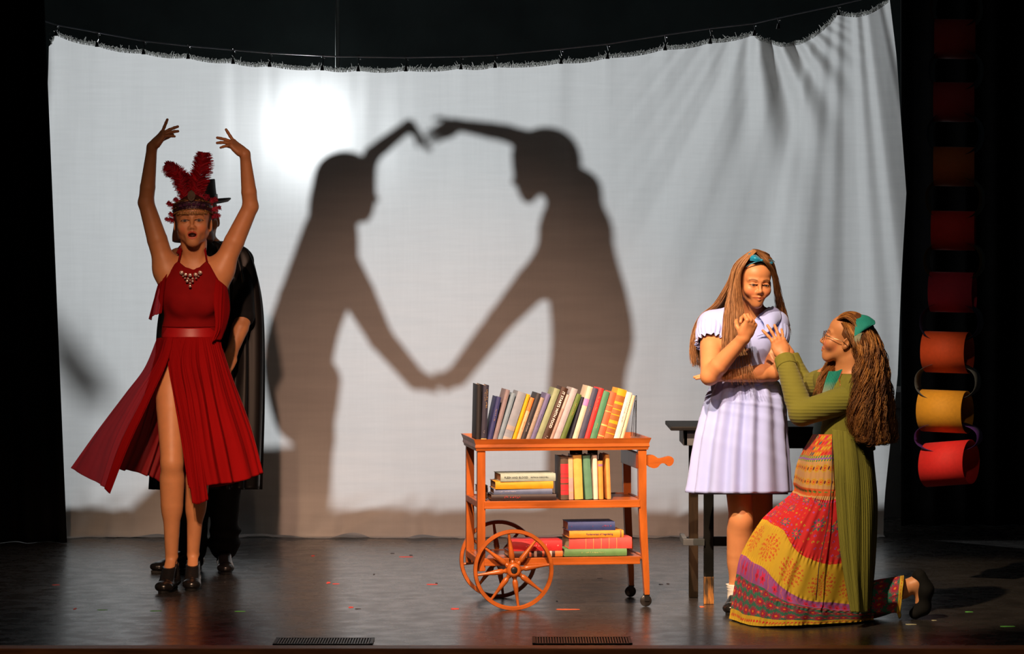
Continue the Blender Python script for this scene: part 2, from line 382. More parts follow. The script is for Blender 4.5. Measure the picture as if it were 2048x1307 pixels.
def paint_head(v, col, M, mouth='closed', lip=(.5, .1, .06), brow=(.12, .05, .02), cheek=(.8, .2, .1), browk=1.0, eyeh=.0058):
    Li = np.linalg.inv(np.asarray(M)); L = v @ Li[:3, :3].T+Li[:3, 3]; x, y, z = np.abs(L[:, 0]), L[:, 1], L[:, 2]
    near = (np.abs(L[:, 0]) < .09) & (y < .03) & (y > -.13) & (np.abs(z) < .13); fr = near & (y < -.03)
    def mix(w, c): 
        w = np.clip(w*fr, 0, 1)[:, None]; col[:] = col*(1-w)+np.array(c)*w
    mix(.45*g(x-.042, .018)*g(z+.035, .018), cheek)
    if mouth == 'open':
        w = ((x/.022)**2+((z+.0615)/.0185)**2 < 1)*.9; mix(w, lip)
        mix(((x/.0165)**2+((z+.0615)/.0085)**2 < 1)*1.0, (.06, .01, .008))
        mix(((x/.011)**2+((z+.0562)/.0024)**2 < 1)*(y > -.092)*1.0, (.42, .33, .26))
    else:
        up = .003 if mouth == 'smile' else 0; wd = .027 if mouth == 'smile' else .02; zc = -.0585+up*(x/wd)
        mix(.75*((x/wd)**2+((z-zc)/.0068)**2 < 1), lip); mix(.8*(x < wd)*g(z-zc+.0005, .0014), (.12, .02, .01))
    bz = .0225+.004*np.sin(np.clip((x-.014)/.036, 0, 1)*PI)-.10*np.clip(x-.04, 0, 1)
    mix(browk*1.0*((x > .013) & (x < .052))*g(z-bz, .0034), brow)
    ez = .0015; e = ((x-.0305)/.0150)**2+((z-ez)/(eyeh*(1-.35*np.clip((x-.03)/.015, -1, 1)**2)))**2; mix(.85*((e > .8) & (e < 1.9) & (z > ez-.001)), (.05, .02, .015)); mix(.4*((e > .9) & (e < 1.7) & (z <= ez-.001)), (.15, .06, .04))
    mix(1.0*(e <= .80), (.36, .28, .23)); ir = (x-.0305)**2+(z-ez)**2; mix(1.0*((ir < .0066**2) & (e <= 1)), (.045, .05, .05)); mix(1.0*((ir < .0034**2) & (e <= 1)), (.008, .008, .01))
    mix(.35*g(x-.0305, .02)*g(z-.0125, .006), (.35, .12, .06))
    mix(.6*(g(x-.006, .003)*g(z+.0375, .0028)*(y < -.09)), (.12, .03, .02))
    return col
SKIN = (.60, .255, .105)
def vcol(n, c): return np.tile(np.array(c, float), (n, 1))
# ------------------------------------------------------------------ the stage
def floor_mat():
    m = mat('stage_floor_paint', (.030, .027, .026), .3, noise=.35, nscale=3)
    nt = m.node_tree; b = nt.nodes['Principled BSDF']; tc = nt.nodes.new('ShaderNodeTexCoord')
    n = nt.nodes.new('ShaderNodeTexNoise'); n.inputs['Scale'].default_value = 9; n.inputs['Detail'].default_value = 6; nt.links.new(tc.outputs['Object'], n.inputs['Vector'])
    r = nt.nodes.new('ShaderNodeMapRange'); r.inputs[1].default_value = .3; r.inputs[2].default_value = .7; r.inputs[3].default_value = .22; r.inputs[4].default_value = .33
    nt.links.new(n.outputs['Fac'], r.inputs[0]); nt.links.new(r.outputs[0], b.inputs['Roughness'])
    br = nt.nodes.new('ShaderNodeTexBrick'); br.inputs['Scale'].default_value = 1; br.inputs['Brick Width'].default_value = 2.44; br.inputs['Row Height'].default_value = 1.22
    br.inputs['Mortar Size'].default_value = .004; br.inputs['Color1'].default_value = br.inputs['Color2'].default_value = (1, 1, 1, 1); br.inputs['Mortar'].default_value = (0, 0, 0, 1)
    n3 = nt.nodes.new('ShaderNodeTexNoise'); n3.inputs['Scale'].default_value = 55; nt.links.new(tc.outputs['Object'], n3.inputs['Vector'])
    mx = nt.nodes.new('ShaderNodeMath'); mx.operation = 'MULTIPLY_ADD'; nt.links.new(n3.outputs['Fac'], mx.inputs[0]); mx.inputs[1].default_value = .08; nt.links.new(br.outputs['Color'], mx.inputs[2])
    bp = nt.nodes.new('ShaderNodeBump'); bp.inputs['Strength'].default_value = .07; bp.inputs['Distance'].default_value = .003; b.inputs['Specular IOR Level'].default_value = .8
    nt.links.new(tc.outputs['Object'], br.inputs['Vector']); nt.links.new(mx.outputs[0], bp.inputs['Height']); nt.links.new(bp.outputs[0], b.inputs['Normal'])
    return m
FRONT = 12.74
tag(MB().box((-5, FRONT, -.3), (5, 24, 0)).build('floor', floor_mat()), kind='structure')
M_lip = mat('worn_orange_wood', (.55, .20, .07), .45, noise=.4, nscale=6, stretch=(1, 8, 8))
tag(MB().box((-5, FRONT-.11, -.34), (5, FRONT, .004), .004).build('trim_1', M_lip), kind='structure')
M_blk = mat('black_stage_cloth', (.006, .006, .007), .95, noise=.3, nscale=5, spec=.1)
M_back = mat('dark_back_wall_paint', (.045, .06, .062), .8, noise=.3, nscale=2, spec=.2)
tag(MB().box((-6, 23.4, -.3), (6, 23.6, 6)).build('wall_back', M_back), kind='structure')
tag(MB().box((-6.2, 12.7, -.3), (-6, 23.6, 6)).build('wall_left', M_back), kind='structure')
tag(MB().box((6, 12.7, -.3), (6.2, 23.6, 6)).build('wall_right', M_back), kind='structure')

tag(MB().box((-6.2, 12.9, 5.2), (6.2, 23.6, 5.4)).build('ceiling', M_back), kind='structure')

def drape(name, x0, x1, Y, z1, label, folds, xb0=None, xb1=None):
    xb0 = x0 if xb0 is None else xb0; xb1 = x1 if xb1 is None else xb1
    rows = [[(a+(b-a)*t, Y, z) for t in np.linspace(0, 1, 12)] for a, b, z in ((x0, x1, z1), ((x0+xb0)/2, (x1+xb1)/2, z1/2), (xb0, xb1, .003))]
    G = loft(rows, 160, 30, disp=lambda u, v: .05*np.sin(2*PI*folds*u+1.5*vnoise(u*7, 3)))
    return tag(gridobj(name, G, M_blk, thick=.004), label, 'curtain')
drape('stage_curtain', W(-420, 0, 17.25)[0], W(84, 0, 17.25)[0], 17.25, 3.4, 'black side curtain hanging at the left edge of the white sheet', 9, xb1=W(136, 0, 17.25)[0])
drape('stage_curtain', W(1800, 0, 18.3)[0], W(2450, 0, 18.3)[0], 18.3, 3.6, 'black side curtain hanging behind the coloured paper chain', 9)

# ---- the white sheet
YS = 17.68
clips = [(113, 66), (195, 88), (288, 103), (377, 112), (467, 122), (540, 128), (645, 135), (717, 137), (812, 137), (922, 133), (990, 130), (1122, 122), (1215, 112), (1330, 95), (1420, 82), (1508, 66), (1676, 25), (1777, 0)]
wirep = [(40, 22), (75, 38), (113, 50), (195, 65), (288, 82), (377, 92), (467, 100), (540, 106), (680, 113), (812, 115), (922, 113), (990, 110), (1122, 98), (1215, 88), (1330, 70), (1420, 57), (1508, 47), (1560, 35), (1676, 10), (1777, -14), (1900, -44)]
wx, wy = np.array(wirep).T
def sheet_mat():
    m = mat('white_sheet_cloth', (.60, .585, .565), .9, noise=.10, nscale=7, spec=.1, stretch=(.4, 1, 3)); nt = m.node_tree
    out = nt.nodes['Material Output']; b = nt.nodes['Principled BSDF']
    tc = nt.nodes.new('ShaderNodeTexCoord'); mp = nt.nodes.new('ShaderNodeMapping'); mp.inputs['Scale'].default_value = (5, 1, 90); nt.links.new(tc.outputs['Object'], mp.inputs[0])
    mp2 = nt.nodes.new('ShaderNodeMapping'); mp2.inputs['Scale'].default_value = (110, 1, 4); nt.links.new(tc.outputs['Object'], mp2.inputs[0])
    n1 = nt.nodes.new('ShaderNodeTexNoise'); n2 = nt.nodes.new('ShaderNodeTexNoise')
    for n, q in ((n1, mp), (n2, mp2)): n.inputs['Scale'].default_value = 1.0; n.inputs['Detail'].default_value = 4; nt.links.new(q.outputs[0], n.inputs['Vector'])
    ad = nt.nodes.new('ShaderNodeMath'); ad.operation = 'ADD'; nt.links.new(n1.outputs['Fac'], ad.inputs[0]); nt.links.new(n2.outputs['Fac'], ad.inputs[1])
    r = nt.nodes.new('ShaderNodeMapRange'); r.inputs[1].default_value = .7; r.inputs[2].default_value = 1.3; r.inputs[3].default_value = .955; r.inputs[4].default_value = 1.03; nt.links.new(ad.outputs[0], r.inputs[0])
    cc = nt.nodes.new('ShaderNodeCombineColor')
    for i in range(3): nt.links.new(r.outputs[0], cc.inputs[i])
    tr = nt.nodes.new('ShaderNodeBsdfTranslucent'); nt.links.new(cc.outputs[0], tr.inputs[0])
    rf = nt.nodes.new('ShaderNodeBsdfRefraction'); rf.inputs['IOR'].default_value = 1.22; rf.inputs['Roughness'].default_value = .6; rf.inputs['Color'].default_value = (1, 1, 1, 1)
    ms = nt.nodes.new('ShaderNodeMixShader'); ms.inputs[0].default_value = SHEET_TR; nt.links.new(b.outputs[0], ms.inputs[1]); nt.links.new(tr.outputs[0], ms.inputs[2])
    m2 = nt.nodes.new('ShaderNodeMixShader'); m2.inputs[0].default_value = SHEET_RF; nt.links.new(ms.outputs[0], m2.inputs[1]); nt.links.new(rf.outputs[0], m2.inputs[2])
    nt.links.new(m2.outputs[0], out.inputs[0]); return m
SHEET_TR, SHEET_RF = .34, .0045
def sheet_grid(nu, nv):
    u = np.linspace(0, 1, nu); tx = 98+(1779-98)*u
    cx = np.array([98]+[c[0] for c in clips]); cy = np.array([92]+[c[1] for c in clips]); ty = np.interp(tx, cx, cy)
    for i in range(len(cx)-1):                           # scallops between the clips
        w = (tx > cx[i]) & (tx < cx[i+1]); f = (tx-cx[i])/(cx[i+1]-cx[i]); d = cx[i+1]-cx[i]
        dep = 5 if d < 140 else 0; dep = 42 if cx[i] == 1508 else (16 if cx[i] == 1676 else dep)
        ty = ty+np.where(w, dep*np.sin(PI*np.clip(f, 0, 1))**.8*(1 if cx[i] != 1508 else 1.0), 0)
    v = np.linspace(0, 1, nv); lx = np.interp(v, [0, .12, .45, .75, 1], [96, 88, 97, 110, 134]); rx = np.interp(v, [0, .1, .36, .7, 1], [1779, 1791, 1813, 1797, 1763])
    s = (tx-98)/(1779-98)
    PX = lx[:, None]*(1-s)+rx[:, None]*s; PY = ty[None]+(1071-ty[None])*v[:, None]
    ang = (PX-1690)/(PY+330); right = np.clip((PX-1180)/420, 0, 1)**1.3
    dy = .085*right*vnoise(ang*9+40, 5)*np.clip(.25+v[:, None]*1.6, 0, 1)+.014*right*vnoise(ang*31+9, 6)
    a2 = (PX-1508)/(PY+40); dy += .05*g(PX-1560, 90)*g(PY-160, 150)*np.sin(a2*18)
    left = 1-right; dy += left*(.012*vnoise(PX/55+.2*vnoise(PY/90, 9), 8)+.008*vnoise(PX/140+PY/300, 2))
    dy += .018*g((PX-1508)/(PY-20+60), .25)*right
    for (x, y) in clips: dy += .006*np.exp(-((PX-x)/14)**2)*np.exp(-(PY-y)/160)
    low = np.clip((v[:, None]-.90)/.10, 0, 1); dy += -.10*low**2+.03*low*vnoise(PX/60+PY/40, 11)+.02*low*vnoise(PX/23, 12)
    dy += .10*np.exp(-(PX-90)/10.)*g(PY-150, 90)
    Y = YS+dy; G = np.stack([(PX-1024)*YS/F, Y, EYE+(HOR-PY)*YS/F], -1)
    G[..., 2] = np.maximum(G[..., 2]+.012*low*vnoise(PX/45, 13), .004)
    return G
SG = sheet_grid(560, 240)
# last rows lie on the floor as a puddled hem
hem = [SG[-1]+np.array([0, -.03*k, 0])+np.stack([0*SG[-1][:, 0], .012*k*vnoise(np.arange(560)/14, 20), np.maximum(0, .012*k*vnoise(np.arange(560)/22+k, 21+k))], 1) for k in (1, 2, 3)]
SG = np.concatenate([SG, np.stack(hem)]); SG[..., 2] = np.maximum(SG[..., 2], .003)
sheet = gridobj('fabric_sheet', SG, sheet_mat(), thick=0)
tag(sheet, 'large white cotton sheet hung across the stage as a shadow screen', 'sheet')
M_fray = mat('white_thread', (.8, .8, .78), .9, noise=.1, trans=(.75, .0))
P = []; top = SG[0]
for i in range(2, 558):
    for q in range(4):
        b = top[i]+(top[min(i+1, 559)]-top[i])*random.random(); h = random.uniform(.004, .018)*(2 if random.random() < .05 else 1)
        P.append([b+V(0, 0, -.01), b+V(random.uniform(-.006, .006), -.003, h*.5), b+V(random.uniform(-.012, .012), random.uniform(-.008, .008), h)])
tubes('frayed_edge', P, np.array([.0016, .0014, .001]), M_fray, sheet)

M_wire = mat('steel_wire', (.50, .52, .60), .5, .3, noise=.2)
tag(MB().tube([W(x, y, YS) for x, y in wirep], .0042, 6).build('hanging_wire', M_wire, smooth=True), 'thin steel wire strung above the white sheet', 'wire')
M_clip = mat('black_clip_steel', (.012, .012, .012), .35, noise=.2); M_chrome = mat('bright_metal', (.8, .8, .8), .18, 1, noise=.1)
ORD = 'first second third fourth fifth sixth seventh eighth ninth tenth eleventh twelfth thirteenth fourteenth fifteenth sixteenth seventeenth eighteenth'.split()
for i, (x, y) in enumerate(clips[:-1]+[(1556, 58)]):
    hang = i == len(clips)-1
    e = empty('binder_clip', W(x, y, YS-.02), ('small black clip hanging loose on the wire above the dip in the sheet' if hang else f'small black clip on the wire, {ORD[i]} from the left along the sheet'), 'clip', 'clips holding the sheet to the wire')
    cw = np.interp(x, wx, wy); zt = W(x, cw, YS); zb = W(x, y+(4 if not hang else -2), YS)
    MB().prism([(zb[0]-.011, zb[2]-.006), (zb[0]+.011, zb[2]-.006), (zb[0]+.005, zb[2]+.022), (zb[0]-.005, zb[2]+.022)], YS-.03, YS-.012).build('clip_jaw', M_clip, e)
    MB().tube([zb+V(0, -.02, .02), (zt+zb)/2+V(.006, -.015, 0), zt+V(0, 0, -.004)], .0028, 6).build('hook', M_clip, e, True)
    MB().tube([zt+V(.009*math.cos(a), 0, .009*math.sin(a)) for a in np.linspace(0, 2*PI, 13)], .0022, 6).build('ring', M_clip, e, True)
    MB().lathe([(0.0001, -.004), (.0035, -.002), (.004, 0), (.0035, .002), (.0001, .004)], Matrix.Translation(Vector(zt+V(.012, -.01, -.014))), 8).build('chrome_knob', M_chrome, e, True)

# ---- behind the sheet: pipe, platform, lamp
M_pipe = mat('grey_pipe_paint', (.10, .11, .105), .5, noise=.2)
tag(MB().tube([(W(675, 0, 22.25)[0], 22.25, 0), (W(675, 0, 22.25)[0], 22.25, 5)], .016, 12).build('vertical_pipe', M_pipe, smooth=True), 'grey vertical pipe rising against the dark back wall', 'pipe')
tag(MB().box((-2.6, 18.9, .65), (2.5, 19.7, .75), .006).box((-2.55, 18.92, 0), (2.45, 18.96, .65)).box((-2.55, 19.62, 0), (2.45, 19.66, .65)).box((-2.6, 18.92, 0), (-2.55, 19.66, .65)).box((2.45, 18.92, 0), (2.5, 19.66, .65)).build('stage_platform', mat('black_platform_paint', (.012, .012, .012), .6, noise=.3)), 'long black platform standing behind the white sheet', 'platform')
lf = empty('stage_lamp', (LAMP[0], LAMP[1], 0), 'black stage lamp on a stand behind the white sheet', 'lamp')
T = Matrix.Translation(Vector(LAMP)) @ rear.rotation_euler.to_matrix().to_4x4()
MB().lathe([(.10, -.02), (.104, -.02), (.104, .2), (.07, .3), (.0, .3), (0, .29), (.06, .29), (.1, .2), (.097, .0)], T, 28, True).build('lamp_housing', M_clip, lf, 'auto')
MB().tube([V(LAMP[0], LAMP[1]+.1, .02), V(LAMP[0], LAMP[1]+.1, LAMP[2]-.11)], .018, 12).build('stand_pole', M_clip, lf, True)
for a in (0, 2.1, 4.2): MB().tube([V(LAMP[0], LAMP[1]+.1, .5), V(LAMP[0]+.45*math.cos(a), LAMP[1]+.1+.45*math.sin(a), .012)], .011, 8).build('leg', M_clip, lf, True)

def QS(px, py, Yp): S = W(px, py, YS); t = (LAMP[1]-Yp)/(LAMP[1]-YS); return LAMP+(S-LAMP)*t
a, b = QS(300, 975, 19.44), QS(500, 975, 19.44)
tk = empty('shadow_block', (a[0], 19.44, .75), 'unseen black block added on the platform, shaped to shadow the white sheet', 'block')  # added unseen block, outlined to cast the dark slope low on the sheet
MB().prism([(QS(x, 0, 19.44)[0], max(.751, QS(0, y, 19.44)[2])) for x, y in ((250, 1100), (648, 1100), (646, 900), (600, 888), (520, 893), (420, 905), (335, 948), (262, 1012))], 19.44, 19.69).build('shadow_block_body', M_back, tk); MB().box((a[0]+.2, 19.425, .84), (a[0]+.3, 19.44, .87), .003).build('shadow_block_tab', M_clip, tk)
st_ = empty('shadow_stand', (QS(150, 745, 20.8)[0], 20.8, 0), 'unseen thin stand with a dark bundle, added to cast a blot on the white sheet', 'stand'); c_ = QS(150, 745, 20.8)  # stand and bundle added only for the soft dark blot they cast
MB().tube([(c_[0], 20.8, .01), (c_[0], 20.8, c_[2]+.1)], .005, 8).lathe([(.0001, 0), (.14, 0), (.14, .008), (.0001, .012)], Matrix.Translation((c_[0], 20.8, 0)), 20).build('pole', M_clip, st_, True)
MB().tube([c_+V(-.06, 0, .13), c_+V(-.045, 0, .07), c_+V(-.01, 0, .02), c_+V(.03, 0, -.03), c_+V(.07, 0, -.06)], [.010, .018, .032, .030, .010], 12).build('shadow_bundle', M_blk, st_, True)

# ---- floor grilles and spike marks
M_gr = mat('dark_grille_metal', (.02, .019, .018), .45, .6, noise=.3); M_hole = mat('grille_shadow_box', (.004, .004, .004), .9)
for (x0, x1, y0, y1, lab) in ((545, 745, 1277.5, 1290, 'long dark floor grille near the stage edge, left of the book cart'), (1065, 1265, 1275.5, 1289, 'long dark floor grille at the stage edge, below the book cart')):
    Ya, Yb = FY(y1), FY(y0); a = W(x0, y1, Ya)[0]; b = W(x1, y1, Ya)[0]
    e = empty('floor_grille', ((a+b)/2, (Ya+Yb)/2, 0), lab, 'grille', 'floor grilles')
    f = MB()
    for q in ((a, Ya, b, Ya+.014), (a, Yb-.014, b, Yb), (a, Ya, a+.014, Yb), (b-.014, Ya, b, Yb)): f.box((q[0], q[1], .001), (q[2], q[3], .007), .001)
    f.build('grille_frame', M_gr, e); MB().box((a+.01, Ya+.01, .0005), (b-.01, Yb-.01, .002)).build('grille_bed', M_hole, e)
    s = MB(); n = 34
    for k in range(n):
        x = a+.02+(b-a-.04)*k/(n-1); s.box((x-.0028, Ya+.012, .002), (x+.0028, Yb-.012, .0065))
    s.build('grille_bars', mat('worn_grille_metal', (.10, .09, .085), .4, .7, noise=.5, nscale=30), e)
MR = mat('red_tape', (.75, .06, .03), .6, noise=.2); MO = mat('orange_tape', (.8, .16, .05), .6, noise=.2); MG = mat('green_tape', (.12, .5, .08), .6, noise=.2); MK = mat('dark_tape_scrap', (.03, .015, .012), .6, noise=.2); MW_ = mat('pale_tape', (.5, .48, .3), .6, noise=.2)
marks = [(657, 1165, 8, 4, MR, 'red'), (672, 1167, 14, 1.4, MR, 'red'), (150, 1217, 6, 3, MR, 'red'), (205, 1219, 22, 1.3, MG, 'green'), (312, 1221, 24, 1.6, MG, 'green'), (480, 1222, 22, 1.4, MG, 'green'), (112, 1169, 16, 1.5, MR, 'red'),
         (95, 1174, 9, 2.5, MK, 'dark'), (130, 1113, 6, 2, MK, 'dark'), (702, 1214, 10, 3, MR, 'red'), (716, 1217, 12, 1.3, MK, 'dark'), (910, 1217, 17, 3, MR, 'red'), (1136, 1218, 48, 2.2, MO, 'orange'), (864, 1168, 22, 1.6, MR, 'red'), (873, 1166, 5, 3, MK, 'dark'),
         (812, 1113, 28, 1.4, MR, 'red'), (822, 1110, 7, 3, MK, 'dark'), (785, 1106, 8, 2, MK, 'dark'), (626, 1111, 7, 2.5, MR, 'red'), (1404, 1213, 9, 3.2, MO, 'orange'), (1938, 1223, 16, 1.6, MG, 'green'), (1822, 1248, 22, 1.8, MW_, 'pale'), (1868, 1240, 10, 1.4, MW_, 'pale'), (2015, 1252, 30, 1.8, MG, 'green'), (748, 1148, 4, 2.5, MK, 'dark'), (1114, 1202, 4, 3, MK, 'dark'), (1322, 1168, 9, 2, MK, 'dark'), (1336, 1167, 6, 3, MK, 'dark'), (1200, 1156, 12, 1.5, MK, 'dark'), (918, 1293, 6, 2, MK, 'dark')]
TL = ['red tape dot left of the book cart, on mid stage', 'thin red tape strip just right of the red tape dot', 'small red tape dot on the floor at the far left', 'faint thin green tape strip at the far left, near the red dot', "green tape strip on the floor in front of the dancer's shoes", 'green tape strip on the floor right of the dancer in red', 'faint red tape strip at the far left of the floor', 'small dark scrap beside the faint red strip, far left', 'tiny dark scrap near the left end of the sheet', 'red tape dot on the floor left of the cart, nearer the edge', 'thin dark scrap beside the red dot near the edge', 'red tape scrap just left of the big cart wheel', 'long orange tape strip on the floor in front of the cart', 'thin red strip on the floor left of the cart wheels', 'dark scrap at the end of the thin red strip', 'thin red strip on the floor close to the sheet', 'dark scrap on the thin red strip close to the sheet', 'small dark scrap alone in front of the sheet, left of the cart', 'small red dot close to the hem of the sheet', 'orange tape blob at the foot of the black table leg', "green tape scrap at the far right by the kneeling person's foot", 'pale tape scrap right of the kneeling person', 'small pale scrap at the far right, behind the longer pale one', 'green tape strip at the far right corner of the floor', 'tiny dark scrap in front of the spotlight glow, left of cart', 'tiny dark scrap on the floor under the trolley', 'dark scrap between the cart caster and the table', 'small dark dot between the cart caster and the table, nearer the table', "thin dark scrap under the trolley's lower shelf", 'tiny dark scrap at the stage edge']
for i, (x, y, w, h, m, cn_) in enumerate(marks):
    if y > 1288: continue
    Ya, Yb = FY(y+h/2), FY(y-h/2); c = W(x, y, (Ya+Yb)/2)[0]; hw = w/2*Ya/F
    v = [(c-hw, Ya+.3*(Yb-Ya), .0006), (c-hw*.4, Ya, .0006), (c+hw, Ya+.35*(Yb-Ya), .0006), (c+hw*.9, Yb-.2*(Yb-Ya), .0006), (c-hw*.2, Yb, .0006), (c-hw*.9, Yb-.1*(Yb-Ya), .0006)]
    o = meshobj('tape_mark', v, [tuple(range(6))], m, smooth=False); solid(o, .0008)
    tag(o, TL[i], 'tape', 'tape marks on the stage floor')

# ------------------------------------------------------------------ book cart
CM = Matrix.Translation(Vector((W(955, 0, 14.03)[0], 14.03, 0))) @ Matrix.Rotation(math.radians(8), 4, 'Z')
CW, CD = .765, .43
M_wood = mat('orange_varnished_wood', (.43, .108, .014), .32, noise=.35, nscale=5, stretch=(1, 4, 4), bump=.05, spec=.5)
M_woodv = mat('orange_varnished_wood_upright', (.43, .108, .014), .32, noise=.4, nscale=5, stretch=(4, 4, 1), bump=.05)
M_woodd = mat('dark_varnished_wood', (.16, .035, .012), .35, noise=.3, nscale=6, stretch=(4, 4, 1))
cart = empty('book_cart', (0, 0, 0), 'orange wooden three-tier tea trolley loaded with books, on two big spoked wheels', 'cart', M=CM)
def cb(mb, name, m, smooth=False): o = mb.build(name, m, None, smooth); o.parent = cart; return o
cb(MB().box((.0, .0, .715), (CW, CD, .726)), 'tray_bottom', M_wood)
def rail(p0, p1, out):                                   # flared moulded rail section
    p0, p1, out = V(*p0), V(*p1), V(*out); prof = [(0, .706), (.006, .706), (.008, .716), (.012, .722), (.010, .735), (.016, .752), (.019, .759), (.010, .759), (.003, .735), (0, .72)]
    ex = unit(p1-p0); v = [p+out*a+V(0, 0, z)+ex*(s*a) for p, s in ((p0, -1), (p1, 1)) for a, z in prof]; n = len(prof)
    return v, [tuple(range(n)), tuple(range(n, 2*n))[::-1]]+[(i, (i+1) % n, n+(i+1) % n, n+i) for i in range(n)]
for (a, b, o_) in (((0, 0, 0), (CW, 0, 0), (0, -1, 0)), ((0, CD, 0), (CW, CD, 0), (0, 1, 0)), ((0, 0, 0), (0, CD, 0), (-1, 0, 0)), ((CW, 0, 0), (CW, CD, 0), (1, 0, 0))):
    cb(MB().add(*rail(a, b, o_)), 'tray_rail', M_wood)
for z in (.482, .228):
    s = MB().box((.02, .01, z-.012), (CW-.02, CD-.01, z-.004)).box((.03, -.004, z-.026), (CW-.03, .014, z-.0), .003).box((.03, -.007, z-.034), (CW-.03, .012, z-.024), .002)
    s.box((.03, CD-.014, z-.03), (CW-.03, CD+.004, z), .003).box((.0, .03, z-.03), (.014, CD-.03, z), .003).box((CW-.014, .03, z-.03), (CW, CD-.03, z), .003)
    cb(s, 'shelf', M_wood)
for x, y in ((0.0, 0.0), (0.0, CD-.036)):
    cb(MB().box((x, y, .17), (x+.036, y+.036, .71), .003), 'leg', M_woodv)
for y in (0.0, CD-.036):                                 # right legs sweep outward and taper
    poly = [(CW-.038, .71), (CW, .71), (CW, .45), (CW+.006, .3), (CW+.014, .12), (CW+.014, .055), (CW-.008, .055), (CW-.014, .14), (CW-.026, .3), (CW-.034, .45)]
    cb(MB().prism(poly, y, y+.036), 'leg', M_woodv)
MX = Matrix.Rotation(PI/2, 4, 'X')                       # local z -> -y
def wheel(y, x=.157):
    T = Matrix.Translation(Vector((x, y, .1785))) @ MX
    m = MB().lathe([(.1785, -.010), (.180, -.006), (.1805, 0), (.180, .006), (.1785, .010), (.165, .011), (.162, .006), (.1615, 0), (.162, -.006), (.165, -.011)], T, 64, True)
    w = cb(m, 'wheel', M_wood, 'auto')
    for k in range(8):
        a = 2*PI*k/8+.13; S = T @ Matrix.Rotation(a, 4, 'Z') @ Matrix.Rotation(PI/2, 4, 'Y')
        pr = [(.006, .022), (.008, .03), (.0135, .034), (.010, .038), (.0085, .045), (.0125, .052), (.013, .065), (.0115, .085), (.009, .105), (.0068, .13), (.0058, .166)]
        o = MB().lathe(pr, S, 12).build('spoke', M_wood, None, 'auto'); o.parent = w
    o = MB().lathe([(.030, -.018), (.033, -.012), (.033, .012), (.030, .018), (.022, .024), (.016, .024), (.014, .018), (0.001, .018), (.001, -.018)], T, 28).build('hub', M_wood, None, 'auto'); o.parent = w
    o = MB().lathe([(.001, .028), (.008, .028), (.0135, .026), (.0135, .016), (.001, .016)], T, 16).build('axle_cap', M_clip, None, 'auto'); o.parent = w
wheel(-.035); wheel(CD+.035)
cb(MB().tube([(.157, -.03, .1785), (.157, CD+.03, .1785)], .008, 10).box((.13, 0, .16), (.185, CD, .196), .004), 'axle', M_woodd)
M_rub = mat('black_caster', (.015, .013, .012), .4, noise=.2)
for y in (.018, CD-.018):
    c = cb(MB().lathe([(.001, -.009), (.021, -.009), (.0255, -.006), (.0265, 0), (.0255, .006), (.021, .009), (.001, .009)], Matrix.Translation(Vector((CW+.0, y, .0265))) @ MX, 24), 'caster_wheel', M_rub, 'auto')
    o = MB().box((CW-.008, y-.014, .026), (CW+.014, y-.011, .056)).box((CW-.008, y+.011, .026), (CW+.014, y+.014, .056)).box((CW-.010, y-.014, .05), (CW+.016, y+.014, .058), .001).build('caster_fork', M_clip); o.parent = c
hp = [(0, .668), (.02, .672), (.045, .672), (.065, .662), (.085, .664), (.105, .668), (.118, .664), (.124, .655), (.118, .642), (.104, .637), (.09, .645), (.075, .645), (.06, .633), (.04, .632), (.02, .642), (0, .652)]
hpc = crom(np.array(hp), 60)
hb = MB().prism([(CW-.02+a*1.2, .655+(z-.655)*1.45) for a, z in hpc], .02, .046); h_o = cb(hb, 'handle', M_wood, 'auto')
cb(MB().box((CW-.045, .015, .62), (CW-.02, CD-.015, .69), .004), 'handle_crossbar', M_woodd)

# ------------------------------------------------------------------ books
def text_mesh(s, size, font_w=1.0, bold=.0, ext=.0002):
    cu = bpy.data.curves.new('t', 'FONT'); cu.body = s; cu.size = size; cu.offset = bold*size; cu.extrude = ext; cu.align_x = 'LEFT'; cu.align_y = 'CENTER'; cu.resolution_u = 2
    o = bpy.data.objects.new('t', cu); COL.objects.link(o); dg = bpy.context.evaluated_depsgraph_get()
    me = bpy.data.meshes.new_from_object(o.evaluated_get(dg)); bpy.data.objects.remove(o); bpy.data.curves.remove(cu); return me
def worn_marks(n, size, seed):                           # lettering too worn to read: short broken strokes in a line
    r = random.Random(seed); mb = MB(); x = 0
    for i in range(n):
        if r.random() < .16: x += size*.45; continue
        w = size*r.uniform(.28, .5); h = size*r.uniform(.5, .68)
        for q in range(r.choice((1, 2, 2, 3))):
            a = x+r.uniform(0, w*.6); z = r.uniform(-h/2, h*.2)
            if r.random() < .6: mb.box((a, z, 0), (a+size*.10, z+h*r.uniform(.4, .8), .0003))
            else: mb.box((a, z, 0), (a+w*.5, z+size*.10, .0003))
        x += w+size*.12
    me = bpy.data.meshes.new('worn_lettering'); me.from_pydata(mb.v, [], mb.f); me.update(); return me
_bm = {}
def bmat(c, rough=.5, n=.18):
    k = (tuple(c), rough)
    if k not in _bm: _bm[k] = mat('book_cover_cloth', c, rough, noise=n, nscale=25, bump=.03, bscale=200)
    return _bm[k]
M_page = mat('book_pages', (.62, .5, .34), .8, noise=.2, nscale=40, stretch=(30, 1, 1)); M_pageb = mat('brown_book_pages', (.30, .17, .09), .8, noise=.3, nscale=40, stretch=(30, 1, 1))
